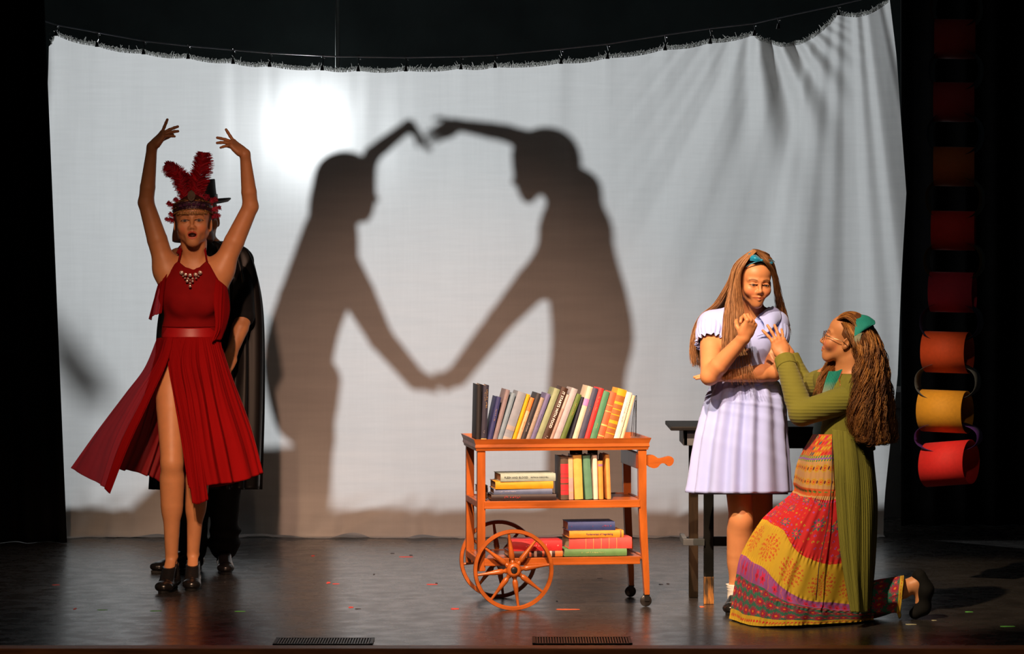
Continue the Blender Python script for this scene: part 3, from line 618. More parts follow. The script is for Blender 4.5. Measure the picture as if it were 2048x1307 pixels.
def book(T, H, D, M, cover, label, texts=(), bands=(), page=None, group='books on the cart', rough=.5, paperback=False):
    """spine faces local -y; thickness along x, height along z. texts: (string, z_top, size, colour, x_off); bands: (z0, z1, colour) as fractions"""
    e = empty('book', (0, 0, 0), label, 'book', group, M=M); cm = bmat(cover, rough); bt = .0022 if not paperback else .0006; ov = 0 if paperback else .003
    m = MB().box((-T/2, .002, 0), (-T/2+bt, D, H), .0005).box((T/2-bt, .002, 0), (T/2, D, H), .0005)
    n = 7; sp = [(-T/2+T*k/(n-1), -(.0035 if not paperback else .0008)*math.sin(PI*k/(n-1))) for k in range(n)]
    vs = [(x, y+.002-.002, z) for z in (0, H) for x, y in sp]+[(x*.96, y+.003, z) for z in (0, H) for x, y in sp]
    fs = []
    for k in range(n-1):
        fs += [(k, k+1, n+k+1, n+k), (2*n+k, 3*n+k, 3*n+k+1, 2*n+k+1), (n+k, n+k+1, 3*n+k+1, 3*n+k), (k, 2*n+k, 2*n+k+1, k+1)]
    fs += [(0, n, 3*n, 2*n), (n-1, 3*n-1, 4*n-1, 2*n-1)]; m.add(vs, fs)
    o = m.build('cover', cm, None, 'auto'); o.parent = e
    o = MB().box((-T/2+bt*1.1, .0035, ov), (T/2-bt*1.1, D-ov-.001, H-ov)).build('pages', page or M_page); o.parent = e
    for (a, b, c) in bands:
        mb = MB(); vs = [(x, y-.0006, z) for z in (a*H, b*H) for x, y in sp]; mb.add(vs, [(k, k+1, n+k+1, n+k) for k in range(n-1)])
        o = meshobj('spine_band', mb.v, mb.f, bmat(c, .5)); o.parent = e
    for (s, zt, size, c, xo) in texts:
        me = text_mesh(s, size, bold=.02) if isinstance(s, str) else worn_marks(s, size, s*7+round(T*9000)); me.materials.append(bmat(c, .55)); o = bpy.data.objects.new('spine_title' if isinstance(s, str) else 'worn_spine_lettering', me); COL.objects.link(o); o.parent = e
        o.matrix_basis = Matrix.Translation(Vector((xo, -.0045, zt*H))) @ Matrix(((0, 1, 0, 0), (0, 0, -1, 0), (-1, 0, 0, 0), (0, 0, 0, 1)))
    return e
def tray_x(px, y=.03): return ((px-1024)*(14.03+y)/F-CM.translation.x)/math.cos(math.radians(8))*1.0   # cart-local x of a column
def stand(px_l, px_r, top_px, top_py, z0, cover, label, lean=True, D=.15, yo=.035, **k):
    """book whose foot spans px_l..px_r and whose spine top centre is seen at (top_px, top_py)"""
    Yb = 14.07+.1*(px_l-955)/340; s = Yb/F
    bx = (px_l+px_r)/2; zb = z0; zt = EYE+(HOR-top_py)*s; dx = (top_px-bx)*s; H = math.hypot(dx, zt-zb-.004); th = math.atan2(dx, zt-zb-.004); T = (px_r-px_l)*s*math.cos(th)*.97
    xl = ((bx-1024)*s-CM.translation.x)/math.cos(math.radians(8)) 
    M = CM @ Matrix.Translation(Vector((xl, yo, zb+abs(math.sin(th))*T/2+.0006))) @ Matrix.Rotation(th, 4, 'Y')
    return book(T, H, D, M, cover, label, **k)
def lay(px_l, px_r, py_t, py_b, z0, cover, label, D=.15, yo=.03, rot=0, **k):
    Yb = 14.07+.1*(px_l-955)/340; s = Yb/F; H = (px_r-px_l)*s; T = (py_b-py_t)*s*.985
    xr = ((px_r-1024)*s-CM.translation.x)/math.cos(math.radians(8))
    M = CM @ Matrix.Translation(Vector((xr, yo, z0+T/2+.0005))) @ Matrix.Rotation(math.radians(rot), 4, 'Z') @ Matrix.Rotation(-PI/2, 4, 'Y')
    book(T, H, D, M, cover, label, **k); return z0+T+.0006
ZT = .726; gold = (.75, .5, .15); wht = (.85, .82, .78); G1 = 'books standing on the top tray'
def zx(x): return 940+x/5.851
def zy(y): return 750+y/5.851
def tb(b0, b1, t0, t1, ty, cover, label, **k): return stand(zx(b0), zx(b1), zx((t0+t1)/2), zy(ty), ZT, cover, label, group=G1, **k)
tb(80, 135, 98, 150, 97, (.012, .012, .013), 'black book at the left end of the top tray', D=.15)
tb(137, 203, 168, 240, 108, (.03, .032, .055), 'upright dark navy book with gold lettering, beside the black one', texts=((18, .93, .0095, gold, .004), (12, .90, .0075, gold, -.004), (3, .25, .008, wht, 0)), bands=((.1, .12, gold),))
tb(205, 258, 312, 400, 252, (.035, .045, .16), 'royal blue cloth book, first of the leaning row', texts=((14, .75, .008, gold, 0),))
tb(260, 312, 432, 490, 168, (.26, .22, .24), 'taupe grey book leaning on the royal blue one', texts=((6, .9, .006, gold, 0),))
tb(314, 368, 500, 556, 208, (.22, .33, .42), 'plain light blue slim book leaning in the top row')
tb(372, 480, 570, 685, 207, (.27, .33, .40), 'thick grey-blue book with speckled foot, leaning', bands=((.04, .14, (.42, .40, .36)), (.27, .36, (.38, .36, .34))))
tb(484, 530, 676, 728, 222, (.85, .45, .01), 'bright yellow slim book leaning in the top row')
tb(532, 580, 718, 776, 262, (.80, .50, .28), 'cream book with orange top leaning beside the yellow one', bands=((.72, 1.0, (.85, .25, .06)),), texts=((10, .5, .007, (.1, .06, .05), 0),))
tb(584, 640, 795, 856, 212, (.035, .037, .045), 'black book with small script leaning in the top row', texts=((14, .45, .007, wht, 0),))
tb(642, 692, 838, 892, 262, (.36, .31, .25), 'grey-beige book with white title leaning in the top row', texts=((14, .75, .008, wht, 0),))
tb(694, 750, 900, 975, 218, (.16, .16, .33), 'violet-blue book leaning between beige and pale green', texts=((18, .6, .007, (.04, .04, .1), 0),))
tb(752, 826, 985, 1095, 162, (.30, .38, .22), 'wide pale green book leaning in the top row')
tb(828, 915, 1088, 1174, 152, (.055, .026, .015), 'dark brown book titled IT STARTS WITH FOOD', texts=(('IT STARTS WITH FOOD', .93, .0165, (.9, .88, .85), 0), (3, .15, .014, (.9, .88, .85), 0)))
tb(920, 960, 1146, 1184, 225, (.50, .42, .38), 'thin brown and white book beside the dark brown one', bands=((0, .72, (.42, .3, .26)),))
tb(962, 1040, 1200, 1290, 160, (.42, .42, .46), 'light silver-grey book leaning in the top row')
tb(1042, 1105, 1262, 1332, 224, (.10, .17, .035), 'olive green book with gold title leaning in the top row', texts=((16, .85, .008, gold, 0),))
tb(1150, 1186, 1320, 1352, 250, (.02, .025, .045), 'thin dark navy book between olive and cream')
tb(1188, 1252, 1392, 1462, 132, (.68, .60, .46), 'tall cream book with a pink label leaning in the top row', bands=((.67, .79, (.75, .25, .6)),))
tb(1256, 1326, 1452, 1522, 152, (.055, .065, .12), 'slate navy book leaning between cream and red', texts=((12, .7, .008, (.4, .25, .15), 0),))
tb(1330, 1392, 1524, 1590, 152, (.62, .035, .035), 'red book leaning on the green one', texts=((17, .85, .008, (.8, .5, .2), 0),))
tb(1396, 1474, 1586, 1650, 190, (.07, .24, .13), 'emerald green book leaning in the top row', texts=((7, .4, .008, gold, 0),))
tb(1478, 1556, 1655, 1742, 200, (.75, .13, .05), 'orange-red book with worn gold bands leaning', bands=((.15, .17, gold), (.35, .38, gold), (.62, .635, gold), (.74, .75, gold)))
tb(1560, 1672, 1742, 1862, 170, (.75, .36, .01), 'thick yellow book with brown striped spine', bands=((.06, .18, (.33, .12, .025)), (.20, .28, (.33, .12, .025)), (.30, .37, (.33, .12, .025)), (.43, .52, (.33, .12, .025)), (.54, .62, (.33, .12, .025)), (.64, .72, (.33, .12, .025)), (.77, .88, (.33, .12, .025))))
tb(1676, 1746, 1852, 1914, 200, (.78, .72, .66), 'white book with red lettering near the wire bookend', texts=((22, .8, .0085, (.6, .08, .05), 0),))
tb(1752, 1792, 1915, 1952, 234, (.68, .58, .38), 'cream slim book at the right end of the top row')
# wire bookend
be = empty('wire_bookend', tuple(CM @ Vector((.70, .1, .726))), 'thin black wire bookend at the right end of the top tray', 'bookend')
def P3(px, py, yo=.06): Yb = 14.03+yo+.1; return W(px, py, Yb)
MB().tube([P3(1262, 872), P3(1266, 830), P3(1271, 792), P3(1273, 790), P3(1272, 872)], .0016, 6).build('wire_loop', M_clip, be, True)
MB().tube([P3(1266, 872, .10), P3(1270, 803, .10), P3(1272, 800, .10), P3(1270, 872, .10)], .0014, 6).build('wire_loop', M_clip, be, True)
MB().box((.665, .03, .7265), (.715, .16, .7275)).build('base_plate', M_clip, be, M=CM)
# middle shelf
ZM = .4825; G2 = 'books on the middle shelf'
def mx(x): return 970+x/7.585
def my(y): return 890+y/7.585
z = lay(mx(100), mx(1095), my(772), my(860), ZM, (.035, .025, .025), 'black book with red lettering, bottom of the middle shelf stack', page=M_pageb, group=G2, texts=((13, .80, .012, (.8, .04, .04), 0),), D=.16)
z = lay(mx(140), mx(1035), my(690), my(772), z, (.13, .19, .33), 'slate blue book lying under the yellow one on the middle shelf', page=M_pageb, group=G2, texts=((25, .9, .006, wht, 0),), D=.16, rot=-1)
z = lay(mx(160), mx(1050), my(575), my(690), z, (.85, .40, .015), 'yellow book lying second from the top of the middle stack', page=M_pageb, group=G2, texts=((25, .92, .006, (.45, .2, .05), 0),), D=.165, rot=1)
z = lay(mx(235), mx(1085), my(452), my(570), z, (.42, .55, .47), 'mint green book titled FLESH AND BLOOD on top of the middle stack', page=M_pageb, group=G2, texts=(('FLESH AND BLOOD', .935, .0122, (.08, .1, .1), 0), ('PATRICIA CORNWELL', .455, .0082, (.08, .1, .1), 0)), D=.17, rot=2.5)
z = lay(mx(-20), mx(85), my(745), my(850), ZM, (.55, .38, .2), 'small cream book behind the left leg, middle shelf', page=M_pageb, group=G2, D=.1, yo=.12)
z = lay(mx(-60), mx(100), my(640), my(740), z, (.02, .02, .035), 'dark navy book lying on the small cream one', page=M_pageb, group=G2, D=.1, yo=.12)
def mb_(b0, b1, t0, t1, ty, cover, label, **k): return stand(mx(b0), mx(b1), mx((t0+t1)/2), my(ty), ZM, cover, label, group=G2, **k)
mb_(1165, 1284, 1162, 1278, 160, (.10, .07, .045), 'dark brown book with a red label, upright on the middle shelf', bands=((.11, .205, (.7, .03, .04)), (.215, .35, (.7, .03, .04)), (.385, .49, (.7, .03, .04)), (.51, .59, (.7, .03, .04)), (.60, .83, (.7, .03, .04))), D=.17)
mb_(1290, 1360, 1278, 1350, 180, (.68, .48, .25), 'cream patterned paperback beside the red-labelled book', bands=((0, .16, (.65, .35, .3)), (.18, .52, (.6, .38, .36))), paperback=True)
mb_(1378, 1508, 1352, 1480, 140, (.80, .47, .10), 'wide golden yellow book upright on the middle shelf')
mb_(1540, 1650, 1502, 1608, 145, (.10, .26, .16), 'sea green book leaning slightly on the middle shelf')
mb_(1665, 1732, 1645, 1720, 140, (.82, .70, .56), 'off-white slim book upright on the middle shelf')
mb_(1745, 1815, 1728, 1802, 226, (.80, .32, .06), 'short orange book upright on the middle shelf', bands=((.86, .92, (.3, .15, .3)),))
mb_(1868, 1930, 1842, 1902, 130, (.68, .33, .08), 'tan cloth book at the right end of the middle shelf', D=.16)
for (a, b, t, lab) in ((1285, 1475, 45, 'black metal bookend behind the yellow book'), (1555, 1710, 62, 'black metal bookend behind the white book'), (1725, 1850, 130, 'low black bookend behind the short orange book')):
    Yb = 14.03+.31; p0 = W(mx(a), my(t), Yb); p1 = W(mx(b), my(t), Yb)
    e = empty('metal_bookend', (p0[0], Yb, ZM), lab, 'bookend', 'metal bookends on the middle shelf')
    MB().box((p0[0], Yb, ZM+.001), (p1[0], Yb+.0025, p0[2]), .001).build('upright_plate', M_clip, e); MB().box((p0[0], Yb-.08, ZM+.0005), (p1[0], Yb, ZM+.002)).build('base_plate', M_clip, e)
# bottom shelf
ZB = .2285; G3 = 'books on the bottom shelf'
def qx(x): return 1010+x/7.585
def qy(y): return 1030+y/7.585
z = lay(qx(905), qx(1865), qy(555), qy(665), ZB, (.12, .28, .10), 'green book lying at the bottom of the right stack, bottom shelf', group=G3, texts=((26, .74, .009, (.75, .7, .3), 0),), D=.2)
z = lay(qx(975), qx(1942), qy(370), qy(540), z, (.78, .085, .075), 'thick coral red box-like book on the green one', group=G3, bands=((.24, .245, gold), (.36, .365, gold), (.485, .49, gold), (.61, .615, gold), (.73, .735, gold)), D=.21)
z = lay(qx(975), qx(1815), qy(260), qy(368), z, (.82, .33, .03), 'orange book titled Fundamentals of Negotiating', page=M_pageb, group=G3, texts=(('Fundamentals of Negotiating', .69, .0105, (.1, .06, .12), 0), (10, .93, .008, (.6, .25, .05), 0)), bands=((.04, .065, (.3, .12, .05)),), D=.16, rot=2)
z = lay(qx(960), qx(1685), qy(125), qy(255), z, (.035, .06, .20), 'blue book on top of the right stack, bottom shelf', page=M_pageb, group=G3, texts=((8, .3, .012, (.5, .03, .05), 0), (1, .93, .01, (.5, .03, .05), 0), (1, .48, .01, (.5, .03, .05), 0)), D=.16)
z = lay(qx(60), qx(890), qy(592), qy(680), ZB, (.05, .02, .018), 'black book with orange and cream blocks, under the red one', group=G3, bands=((0, .14, (.65, .2, .04)), (.2, .24, (.6, .5, .4)), (.34, .38, (.5, .1, .03)), (.48, .53, (.7, .6, .5)), (.58, .62, (.5, .1, .03)), (.66, .69, (.7, .6, .5))), D=.16)
z = lay(qx(110), qx(882), qy(425), qy(585), z, (.62, .03, .035), 'thick red book lying behind the cart wheel spokes', page=M_pageb, group=G3, texts=((14, .72, .014, (.8, .7, .6), 0), (2, .10, .008, (.8, .7, .6), 0)), D=.17)

# ------------------------------------------------------------------ stool / side table behind the girls
M_tab = mat('worn_black_paint', (.006, .006, .006), .55, noise=.5, nscale=8, col2=(.012, .011, .010), spec=.15); M_tabg = mat('chipped_grey_paint', (.09, .10, .11), .55, noise=.4, nscale=12)
M_worn = mat('paint_rubbed_wood', (.05, .028, .012), .5, col2=(.42, .17, .03), nscale=14, stretch=(4, 4, .7)); M_brn = mat('dark_brown_leg', (.022, .013, .006), .6, spec=.15, noise=.5, nscale=10, stretch=(4, 4, .6))
tb_ = empty('side_table', W(1500, 1215, 14.25), 'old black-painted high wooden table standing behind the girl in blue', 'table')
YT0, YT1 = 14.24, 14.60
xa = W(1345, 0, YT0)[0]; xb = W(1640, 0, YT0)[0]; zt = EYE+(HOR-852)*YT0/F
MB().box((xa-.01, YT0-.03, zt-.018), (xb+.03, YT1+.12, zt), .004).build('table_top', M_tab, tb_)
x0 = W(1367, 0, YT0)[0]
MB().box((x0+.0, YT0+.01, zt-.088), (xb-.02, YT0+.03, zt-.018), .003).box((x0, YT0+.01, zt-.088), (x0+.02, YT1, zt-.018), .003).build('apron', M_tabg, tb_)
MB().box((xb-.26, YT0+.005, zt-.10), (xb-.02, YT0+.012, zt-.018)).build('dark_apron_panel', M_tab, tb_)
lf_x = W(1408, 0, YT0)[0]; lb_x = W(1376, 0, YT1)[0]
for (x, y, w, m, wn) in ((lf_x, YT0, .044, M_tab, 1), (lb_x, YT1-.09, .042, M_brn, 0), (xb-.07, YT0+.03, .044, M_tab, 0), (xb-.05, YT1-.09, .042, M_brn, 0)):
    L = MB().box((x, y, 0.001), (x+w, y+.04, zt-.02), .002).build('leg', m, tb_)
    if wn: MB().box((x-.0006, y-.0006, .001), (x+w+.0006, y+.0405, .125), .002).build('rubbed_foot', M_worn, L)
zr = EYE+(HOR-1083)*14.15/F
MB().box((lf_x, YT0+.03, zr-.03), (xb-.04, YT0+.055, zr+.012), .002).build('stretcher', M_tab, tb_)
MB().box((W(1366, 0, YT0)[0], YT0-.012, zr-.024), (lf_x+.002, YT0+.012, zr+.006), .002).box((W(1366, 0, YT0)[0], YT0+.0, zr-.024), (W(1366, 0, YT0)[0]+.02, YT1-.08, zr+.006), .002).build('grey_rail', M_tabg, tb_)

# ------------------------------------------------------------------ paper chain
YC = 14.9
def pm(c): return mat('coloured_paper', c, .75, noise=.08, nscale=60, bump=.02, trans=(.12, .0))
ch = empty('paper_chain', W(1905, 500, YC), 'garland of large coloured paper rings hanging at the right side', 'garland')
bigs = [(1908, -46, 80, 78, (.25, .02, .02), 8), (1908, 78, 80, 78, (.28, .02, .02), 8), (1906, 204, 80, 78, (.28, .02, .03), 8), (1906, 333, 80, 78, (.35, .10, .02), 8), (1905, 461, 84, 78, (.55, .02, .02), 10), (1903, 584, 84, 80, (.55, .03, .08), 14), (1893, 704, 82, 82, (.75, .09, .02), 20), (1888, 822, 84, 84, (.72, .33, .02), 22), (1896, 926, 82, 88, (.75, .02, .02), 26)]  # light fading upward is put into the darker paper of the upper links
def strip(pts, axis, w, name, m):                        # closed loop of paper, width w along axis
    pts = np.array(pts); a = unit(axis)*w/2; v = np.concatenate([pts-a, pts+a]); n = len(pts)
    f = np.array([(i, (i+1) % n, n+(i+1) % n, n+i) for i in range(n)]); o = meshobj(name, v, f, m, ch); solid(o, .0012); return o
MB().tube([W(1908, -80, YC), V(W(1908, -80, YC)[0], YC, 5.2)], .002, 6).build('hanging_string', M_wire, ch, True)
for i, (x, y, w, h, c, rot) in enumerate(bigs):
    r = math.radians(rot*1.1); ax = V(math.cos(r), -math.sin(r), .10 if i == 8 else -.02); C = W(x+2, y, YC); R = h/2*YC/F; sd = unit(np.cross(ax, V(0, 0, 1)))
    pts = [C+R*(sd*math.cos(t)*1.12+V(0, 0, 1)*math.sin(t)*(1.0+.04*math.sin(2*t))) for t in np.linspace(0, 2*PI, 49)[:-1]]
    strip(pts, ax, w*YC/F/math.cos(r), 'paper_link', pm(c))
smc = [(.03, .015, .005), (.01, .02, .04), (.005, .02, .05), (.04, .03, .01), (.05, .035, .006), (.01, .008, .05), (.09, .10, .11), (.05, .01, .13)]
for i in range(8):
    yA = bigs[i][1]+bigs[i][3]/2; yB = bigs[i+1][1]-bigs[i+1][3]/2; cy = (yA+yB)/2; cx = (bigs[i][0]+bigs[i+1][0])/2+5
    C = W(cx, cy, YC); rx = (48+2.2*i)*YC/F; rz = ((yB-yA)/2+20)*YC/F; r = math.radians(18); side = V(math.cos(r), -math.sin(r)*.8, 0); ax = V(math.sin(r), math.cos(r), 0)
    pts = [C+side*rx*math.cos(t)+V(0, 0, 1)*rz*np.sign(math.sin(t))*abs(math.sin(t))**.8 for t in np.linspace(0, 2*PI, 49)[:-1]]
    strip(pts, ax, .16, 'paper_link', pm(smc[i]))
# ------------------------------------------------------------------ people
M_skin = mat('skin', SKIN, .5, attr='col', sss=.12, noise=.06, nscale=30, bump=.02, bscale=400)
def box_of(c, r): c = V(*c); return (c-r, c+r)
def make_body(name, prims, fine, root, color_fn=None, m=None, h=.006, it=2, inf=0, clip=None, base=SKIN):
    fd = Field(prims, h, [(a, b, hf) for (a, b, hf) in fine], inf)
    if clip: fd.clip(clip)
    v, f = fd.mesh(); v = relax(v, f, it, .45); c = vcol(len(v), base)
    if color_fn: c = color_fn(v, c)
    return meshobj(name, v, f, m or M_skin, root, True, c)
def hair_strands(name, guides, n, r, colors, root, Y0, jit=.012, wave=(0, 0), k=22, seed=1, taper=.25, m=None, ends=.12):
    rg = np.random.default_rng(seed); Gd = np.stack([crom(np.array([W(x, y, Y0+d) for x, y, d in gd]), k) for gd in guides])
    t = rg.uniform(0, len(guides)-1, n)
    if len(wave) > 3: tc_ = (np.floor(t*wave[3])+.5)/wave[3]; cid = np.floor(t*wave[3]).astype(int)
    else: tc_ = t; cid = None
    tr = t.copy()
    i = np.minimum(t.astype(int), len(guides)-2); f = (t-i)[:, None, None]
    P = Gd[i]*(1-f)+Gd[i+1]*f; e = np.linspace(0, 1, k)[None, :, None]
    if cid is not None:
        lay_ = rg.integers(0, 3, n); cc = cid*3+lay_; i2 = np.minimum(tc_.astype(int), len(guides)-2); f2 = (tc_-i2)[:, None, None]; Pc = Gd[i2]*(1-f2)+Gd[i2+1]*f2
        off = np.random.default_rng(seed+9).normal(0, 1, (600, 3))[cc % 600][:, None, :]*np.array([.006, .016, .004]); a_ = .75*np.clip(e*1.6, 0, 1); P = P*(1-a_)+Pc*a_+off*np.clip(e*2, 0, 1)
    P = P+rg.normal(0, jit, (n, 1, 3))*(.25+.75*np.sin(np.clip(e*1.2, 0, 1)*PI/2))*np.array([.8, .8, .5])
    ln = rg.uniform(1-ends, 1, n); idx = np.linspace(0, 1, k)[None]*ln[:, None]*(k-1); i0 = np.minimum(idx.astype(int), k-2); fr = (idx-i0)[..., None]; rr = np.arange(n)[:, None]
    P = P[rr, i0]*(1-fr)+P[rr, i0+1]*fr
    if wave[0]:
        clump = cc if cid is not None else ((t*wave[2]).astype(int) if len(wave) > 2 else np.arange(n)); ph = np.random.default_rng(seed+5).uniform(0, 2*PI, 400)[clump % 400][:, None]+rg.normal(0, .35, (n, 1))
        am = wave[0]*np.clip(e[..., 0]*2.2-.25, 0, 1); P[..., 0] += am*np.sin(e[..., 0]*wave[1]*2*PI+ph); P[..., 1] += am*np.cos(e[..., 0]*wave[1]*2*PI+ph)
    P[..., 0] += .002*np.sin(e[..., 0]*9+rg.uniform(0, 6, (n, 1)))
    R = r*rg.uniform(.7, 1.3, (n, 1))*np.linspace(1, taper, k)[None]
    cl = np.array(colors); w = rg.uniform(0, 1, (n, 1)); c = (cl[rg.integers(0, len(cl), n)] if cid is None else .6*cl[np.random.default_rng(seed+2).integers(0, len(cl), 600)[cc % 600]]+.4*cl[rg.integers(0, len(cl), n)])*(.8+.4*w)
    return tubes(name, P, R, m or M_hair, root, 3, c)
M_hair = mat('hair', (.2, .1, .05), .5, attr='col', noise=.25, nscale=50, spec=.3)
def cap(name, M, root, col, keep, inf=.007, extra=(), m=None):
    pr = [xf(p, M) for p in [el((0, .018, .042), (.074, .091, .078)), *extra]]; Mi = np.linalg.inv(M)
    def cl(X, Y, Z):
        x = Mi[0,0]*X+Mi[0,1]*Y+Mi[0,2]*Z+Mi[0,3]; y = Mi[1,0]*X+Mi[1,1]*Y+Mi[1,2]*Z+Mi[1,3]; z = Mi[2,0]*X+Mi[2,1]*Y+Mi[2,2]*Z+Mi[2,3]
        return keep(x, y, z)
    return make_body(name, pr, [], root, m=m or M_hair, h=.004, inf=inf, clip=cl, base=col)
def hl(M, *p): return (np.asarray(M) @ np.array([*p, 1.0]))[:3]
def bodice_field(name, prims, inf, keep, m, root, h=.005):
    fd = Field(prims, h, (), inf); fd.clip(keep); v, f = fd.mesh(); v = relax(v, f, 2, .45); return meshobj(name, v, f, m, root)
def shoe(name, an, toe, root, m, heel=.03, inf=.006, low=.05):
    pr = foot(an, toe); zc = toe[2]+low; d = unit(V(toe[0]-an[0], toe[1]-an[1], 0)); a0 = V(an[0], an[1], 0)
    # top edge slopes down towards the toe
    fd = Field(pr, .0045, (), inf); fd.clip(lambda X, Y, Z: np.maximum(Z-(zc+.045-.25*((X-a0[0])*d[0]+(Y-a0[1])*d[1])), .004-Z)); v, f = fd.mesh(); v = relax(v, f, 2, .4)
    o = meshobj(name, v, f, m, root); hp_ = V(an[0], an[1], 0)-d*.028
    sd = np.cross(d, V(0, 0, 1)); mb = MB(); n = 16; L = np.linalg.norm((toe-an)[:2])+.055
    ring = [hp_-d*.01+d*L*.5*(1-math.cos(2*PI*k/n))+sd*.031*math.sin(2*PI*k/n)*(1+.1*(1-math.cos(2*PI*k/n))) for k in range(n)]
    mb.add([(*p[:2], .001) for p in ring]+[(*p[:2], .012) for p in ring], [tuple(range(n))[::-1], tuple(range(n, 2*n))]+[(k, (k+1) % n, n+(k+1) % n, n+k) for k in range(n)])
    mb.box((hp_[0]-.020, hp_[1]-.020, .001), (hp_[0]+.020, hp_[1]+.026, heel), .004); mb.build('sole', M_sole, o, 'auto'); return o
M_sole = mat('black_rubber_sole', (.006, .006, .006), .7, noise=.1); M_leather = mat('black_leather', (.012, .011, .011), .22, noise=.2, bump=.05, bscale=90)

# ---- the dancer in red
def red_dancer():
    Y = 14.9; w = lambda x, y, d=0: W(x, y, Y+d); s = Y/F
    root = empty('person', (w(372, 1175)[0], Y, 0), 'person in a red halter dress and red feather headdress, both arms raised overhead', 'person')
    HM = head_matrix(w(386, 447, -.03), yaw=.05, pitch=.13, roll=-.03, sc=1.10)
    pel, wai, che, nb = w(378, 735, .02), w(380, 668, .02), w(386, 592, 0), w(387, 532, .02)
    X1 = V(1, 0, 0)
    torso = [cn(pel, wai, .135, .112, .05, .72, X1), cn(wai, che, .110, .132, .05, .70, X1), cn(che, w(387, 560, .01), .130, .095, .05, .62, X1), cn(w(387, 555, .015), nb, .085, .05, .05, .7, X1),
             el(w(366, 608, -.075), (.044, .026, .040), k=.045), el(w(407, 608, -.075), (.044, .026, .040), k=.045), el(w(362, 745, .045), (.075, .07, .075), k=.04), el(w(402, 745, .045), (.075, .07, .075), k=.04)]
    shl, shr = w(333, 540, .01), w(442, 540, .01)
    neck = [cn(nb, hl(HM, 0, .022, -.07), .05, .048, .03), cn(nb, shl, .04, .045, .05), cn(nb, shr, .04, .045, .05), cn(w(345, 585, .01), shl, .045, .05, .04), cn(w(432, 585, .01), shr, .045, .05, .04),
            cn(w(385, 538, -.035), w(345, 528, -.02), .009, .008, .015), cn(w(389, 538, -.035), w(430, 526, -.02), .009, .008, .015), cn(w(381, 535, -.02), hl(HM, -.045, .0, -.05), .010, .009, .015), cn(w(393, 535, -.02), hl(HM, .045, 0, -.05), .010, .009, .015)]
    e1, w1 = w(292, 405, .0), w(304, 294, -.04); e2, w2 = w(501, 413, .0), w(490, 308, -.04)
    arms = arm(shl, e1, w1, (.050, .037, .036, .024))+arm(shr, e2, w2, (.050, .037, .036, .024))
    h1 = hand(w1, (.62, 0, .72), (.75, .45, -.6), -1, [(-.30, .0, .0), (.42, .1, .05), (.58, .12, .1), (.75, .15, .1)], thumb=(.6, .2, .2), sc=.98, tb=(.25, .9, .45))
    h2 = hand(w2, (-.72, 0, .60), (-.65, .45, -.7), 1, [(-.25, -.05, 0), (.40, .1, .05), (.58, .15, .1), (.75, .2, .1)], thumb=(.5, .2, .2), sc=.98, tb=(.45, .85, .5))
    l1k, l1a, l1t = w(344, 925, -.10), w(343, 1112, -.05), w(325, 1170, -.20); l1t[2] = .028
    l2k, l2a, l2t = w(396, 925, .03), w(386, 1108, .06), w(383, 1166, -.10); l2t[2] = .028
    legs = leg(w(342, 742, .0), l1k, l1a, (.082, .054, .029))+leg(w(408, 742, .02), l2k, l2a, (.082, .052, .028))
    feet = foot(l1a, l1t)+foot(l2a, l2t)
    prims = torso+neck+arms+h1+h2+legs+feet+head(HM, 'open', jaw=1.06)
    hc = hl(HM, 0, 0, 0)
    def col(v, c):
        c = paint_head(v, c, HM, 'open', lip=(.5, .08, .04), brow=(.15, .055, .02), browk=.9, eyeh=.0052); return c
    make_body('body', prims, [(*box_of(hc, .135), .0022), (*box_of(w1+V(.05, 0, .07), .09), .003), (*box_of(w2+V(-.05, 0, .07), .09), .003)], root, col)
    for a, t_ in ((l1a, l1t), (l2a, l2t)): shoe('shoe', a, t_, root, M_leather, inf=.007)
    # red dress
    M_red = mat('red_stretch_fabric', (.20, .003, .004), .85, noise=.1, spec=.12); M_chif = mat('red_chiffon', (.33, .004, .005), .9, noise=.08, nscale=6, spec=.1, trans=(.30, .05)); M_chif2 = mat('sheer_red_chiffon', (.40, .008, .012), .9, noise=.08, spec=.1, trans=(.40, .34, (.9, .40, .43))); M_belt = mat('red_satin', (.34, .005, .007), .42, noise=.1)
    nx = np.array([-70, -58, -46, -36, -29, -14, 0, 14, 27, 34, 45, 57, 70]); ny = np.array([592, 566, 545, 528, 522, 534, 537, 534, 522, 528, 547, 568, 594])
    def keep(X, Yy, Z):
        px = (X/s+1024)-387; top = EYE+(HOR-np.interp(px, nx, ny))*s; a = Z-top+0*Yy
        leg_ = (EYE+(HOR-(752+0*X))*s)+.9*np.maximum(np.abs((X/s+1024)-378)-22, 0)*s; return np.maximum(a, leg_-Z)
    bd = bodice_field('bodice', torso+[cn(w(345, 590, .01), shl, .045, .05, .04), cn(w(432, 590, .01), shr, .045, .05, .04), cn(w(352, 590, -.03), w(362, 530, -.03), .035, .028, .04), cn(w(424, 590, -.03), w(412, 530, -.03), .035, .028, .04)], .007, keep, M_red, root)
    st = MB()
    for a, b in (((357, 524), hl(HM, -.045, .035, -.085)), ((414, 524), hl(HM, .045, .035, -.085))):
        p = w(*a, -.052); st.tube([p, (p+b)/2+V(0, -.012, .005), b+V(0, .01, 0)], .0055, 8)
    st.build('halter_strap', M_red, bd, True)
    gem = mat('rhinestone', (.75, .62, .55), .12, .6, noise=.3, nscale=90); gl = MB()
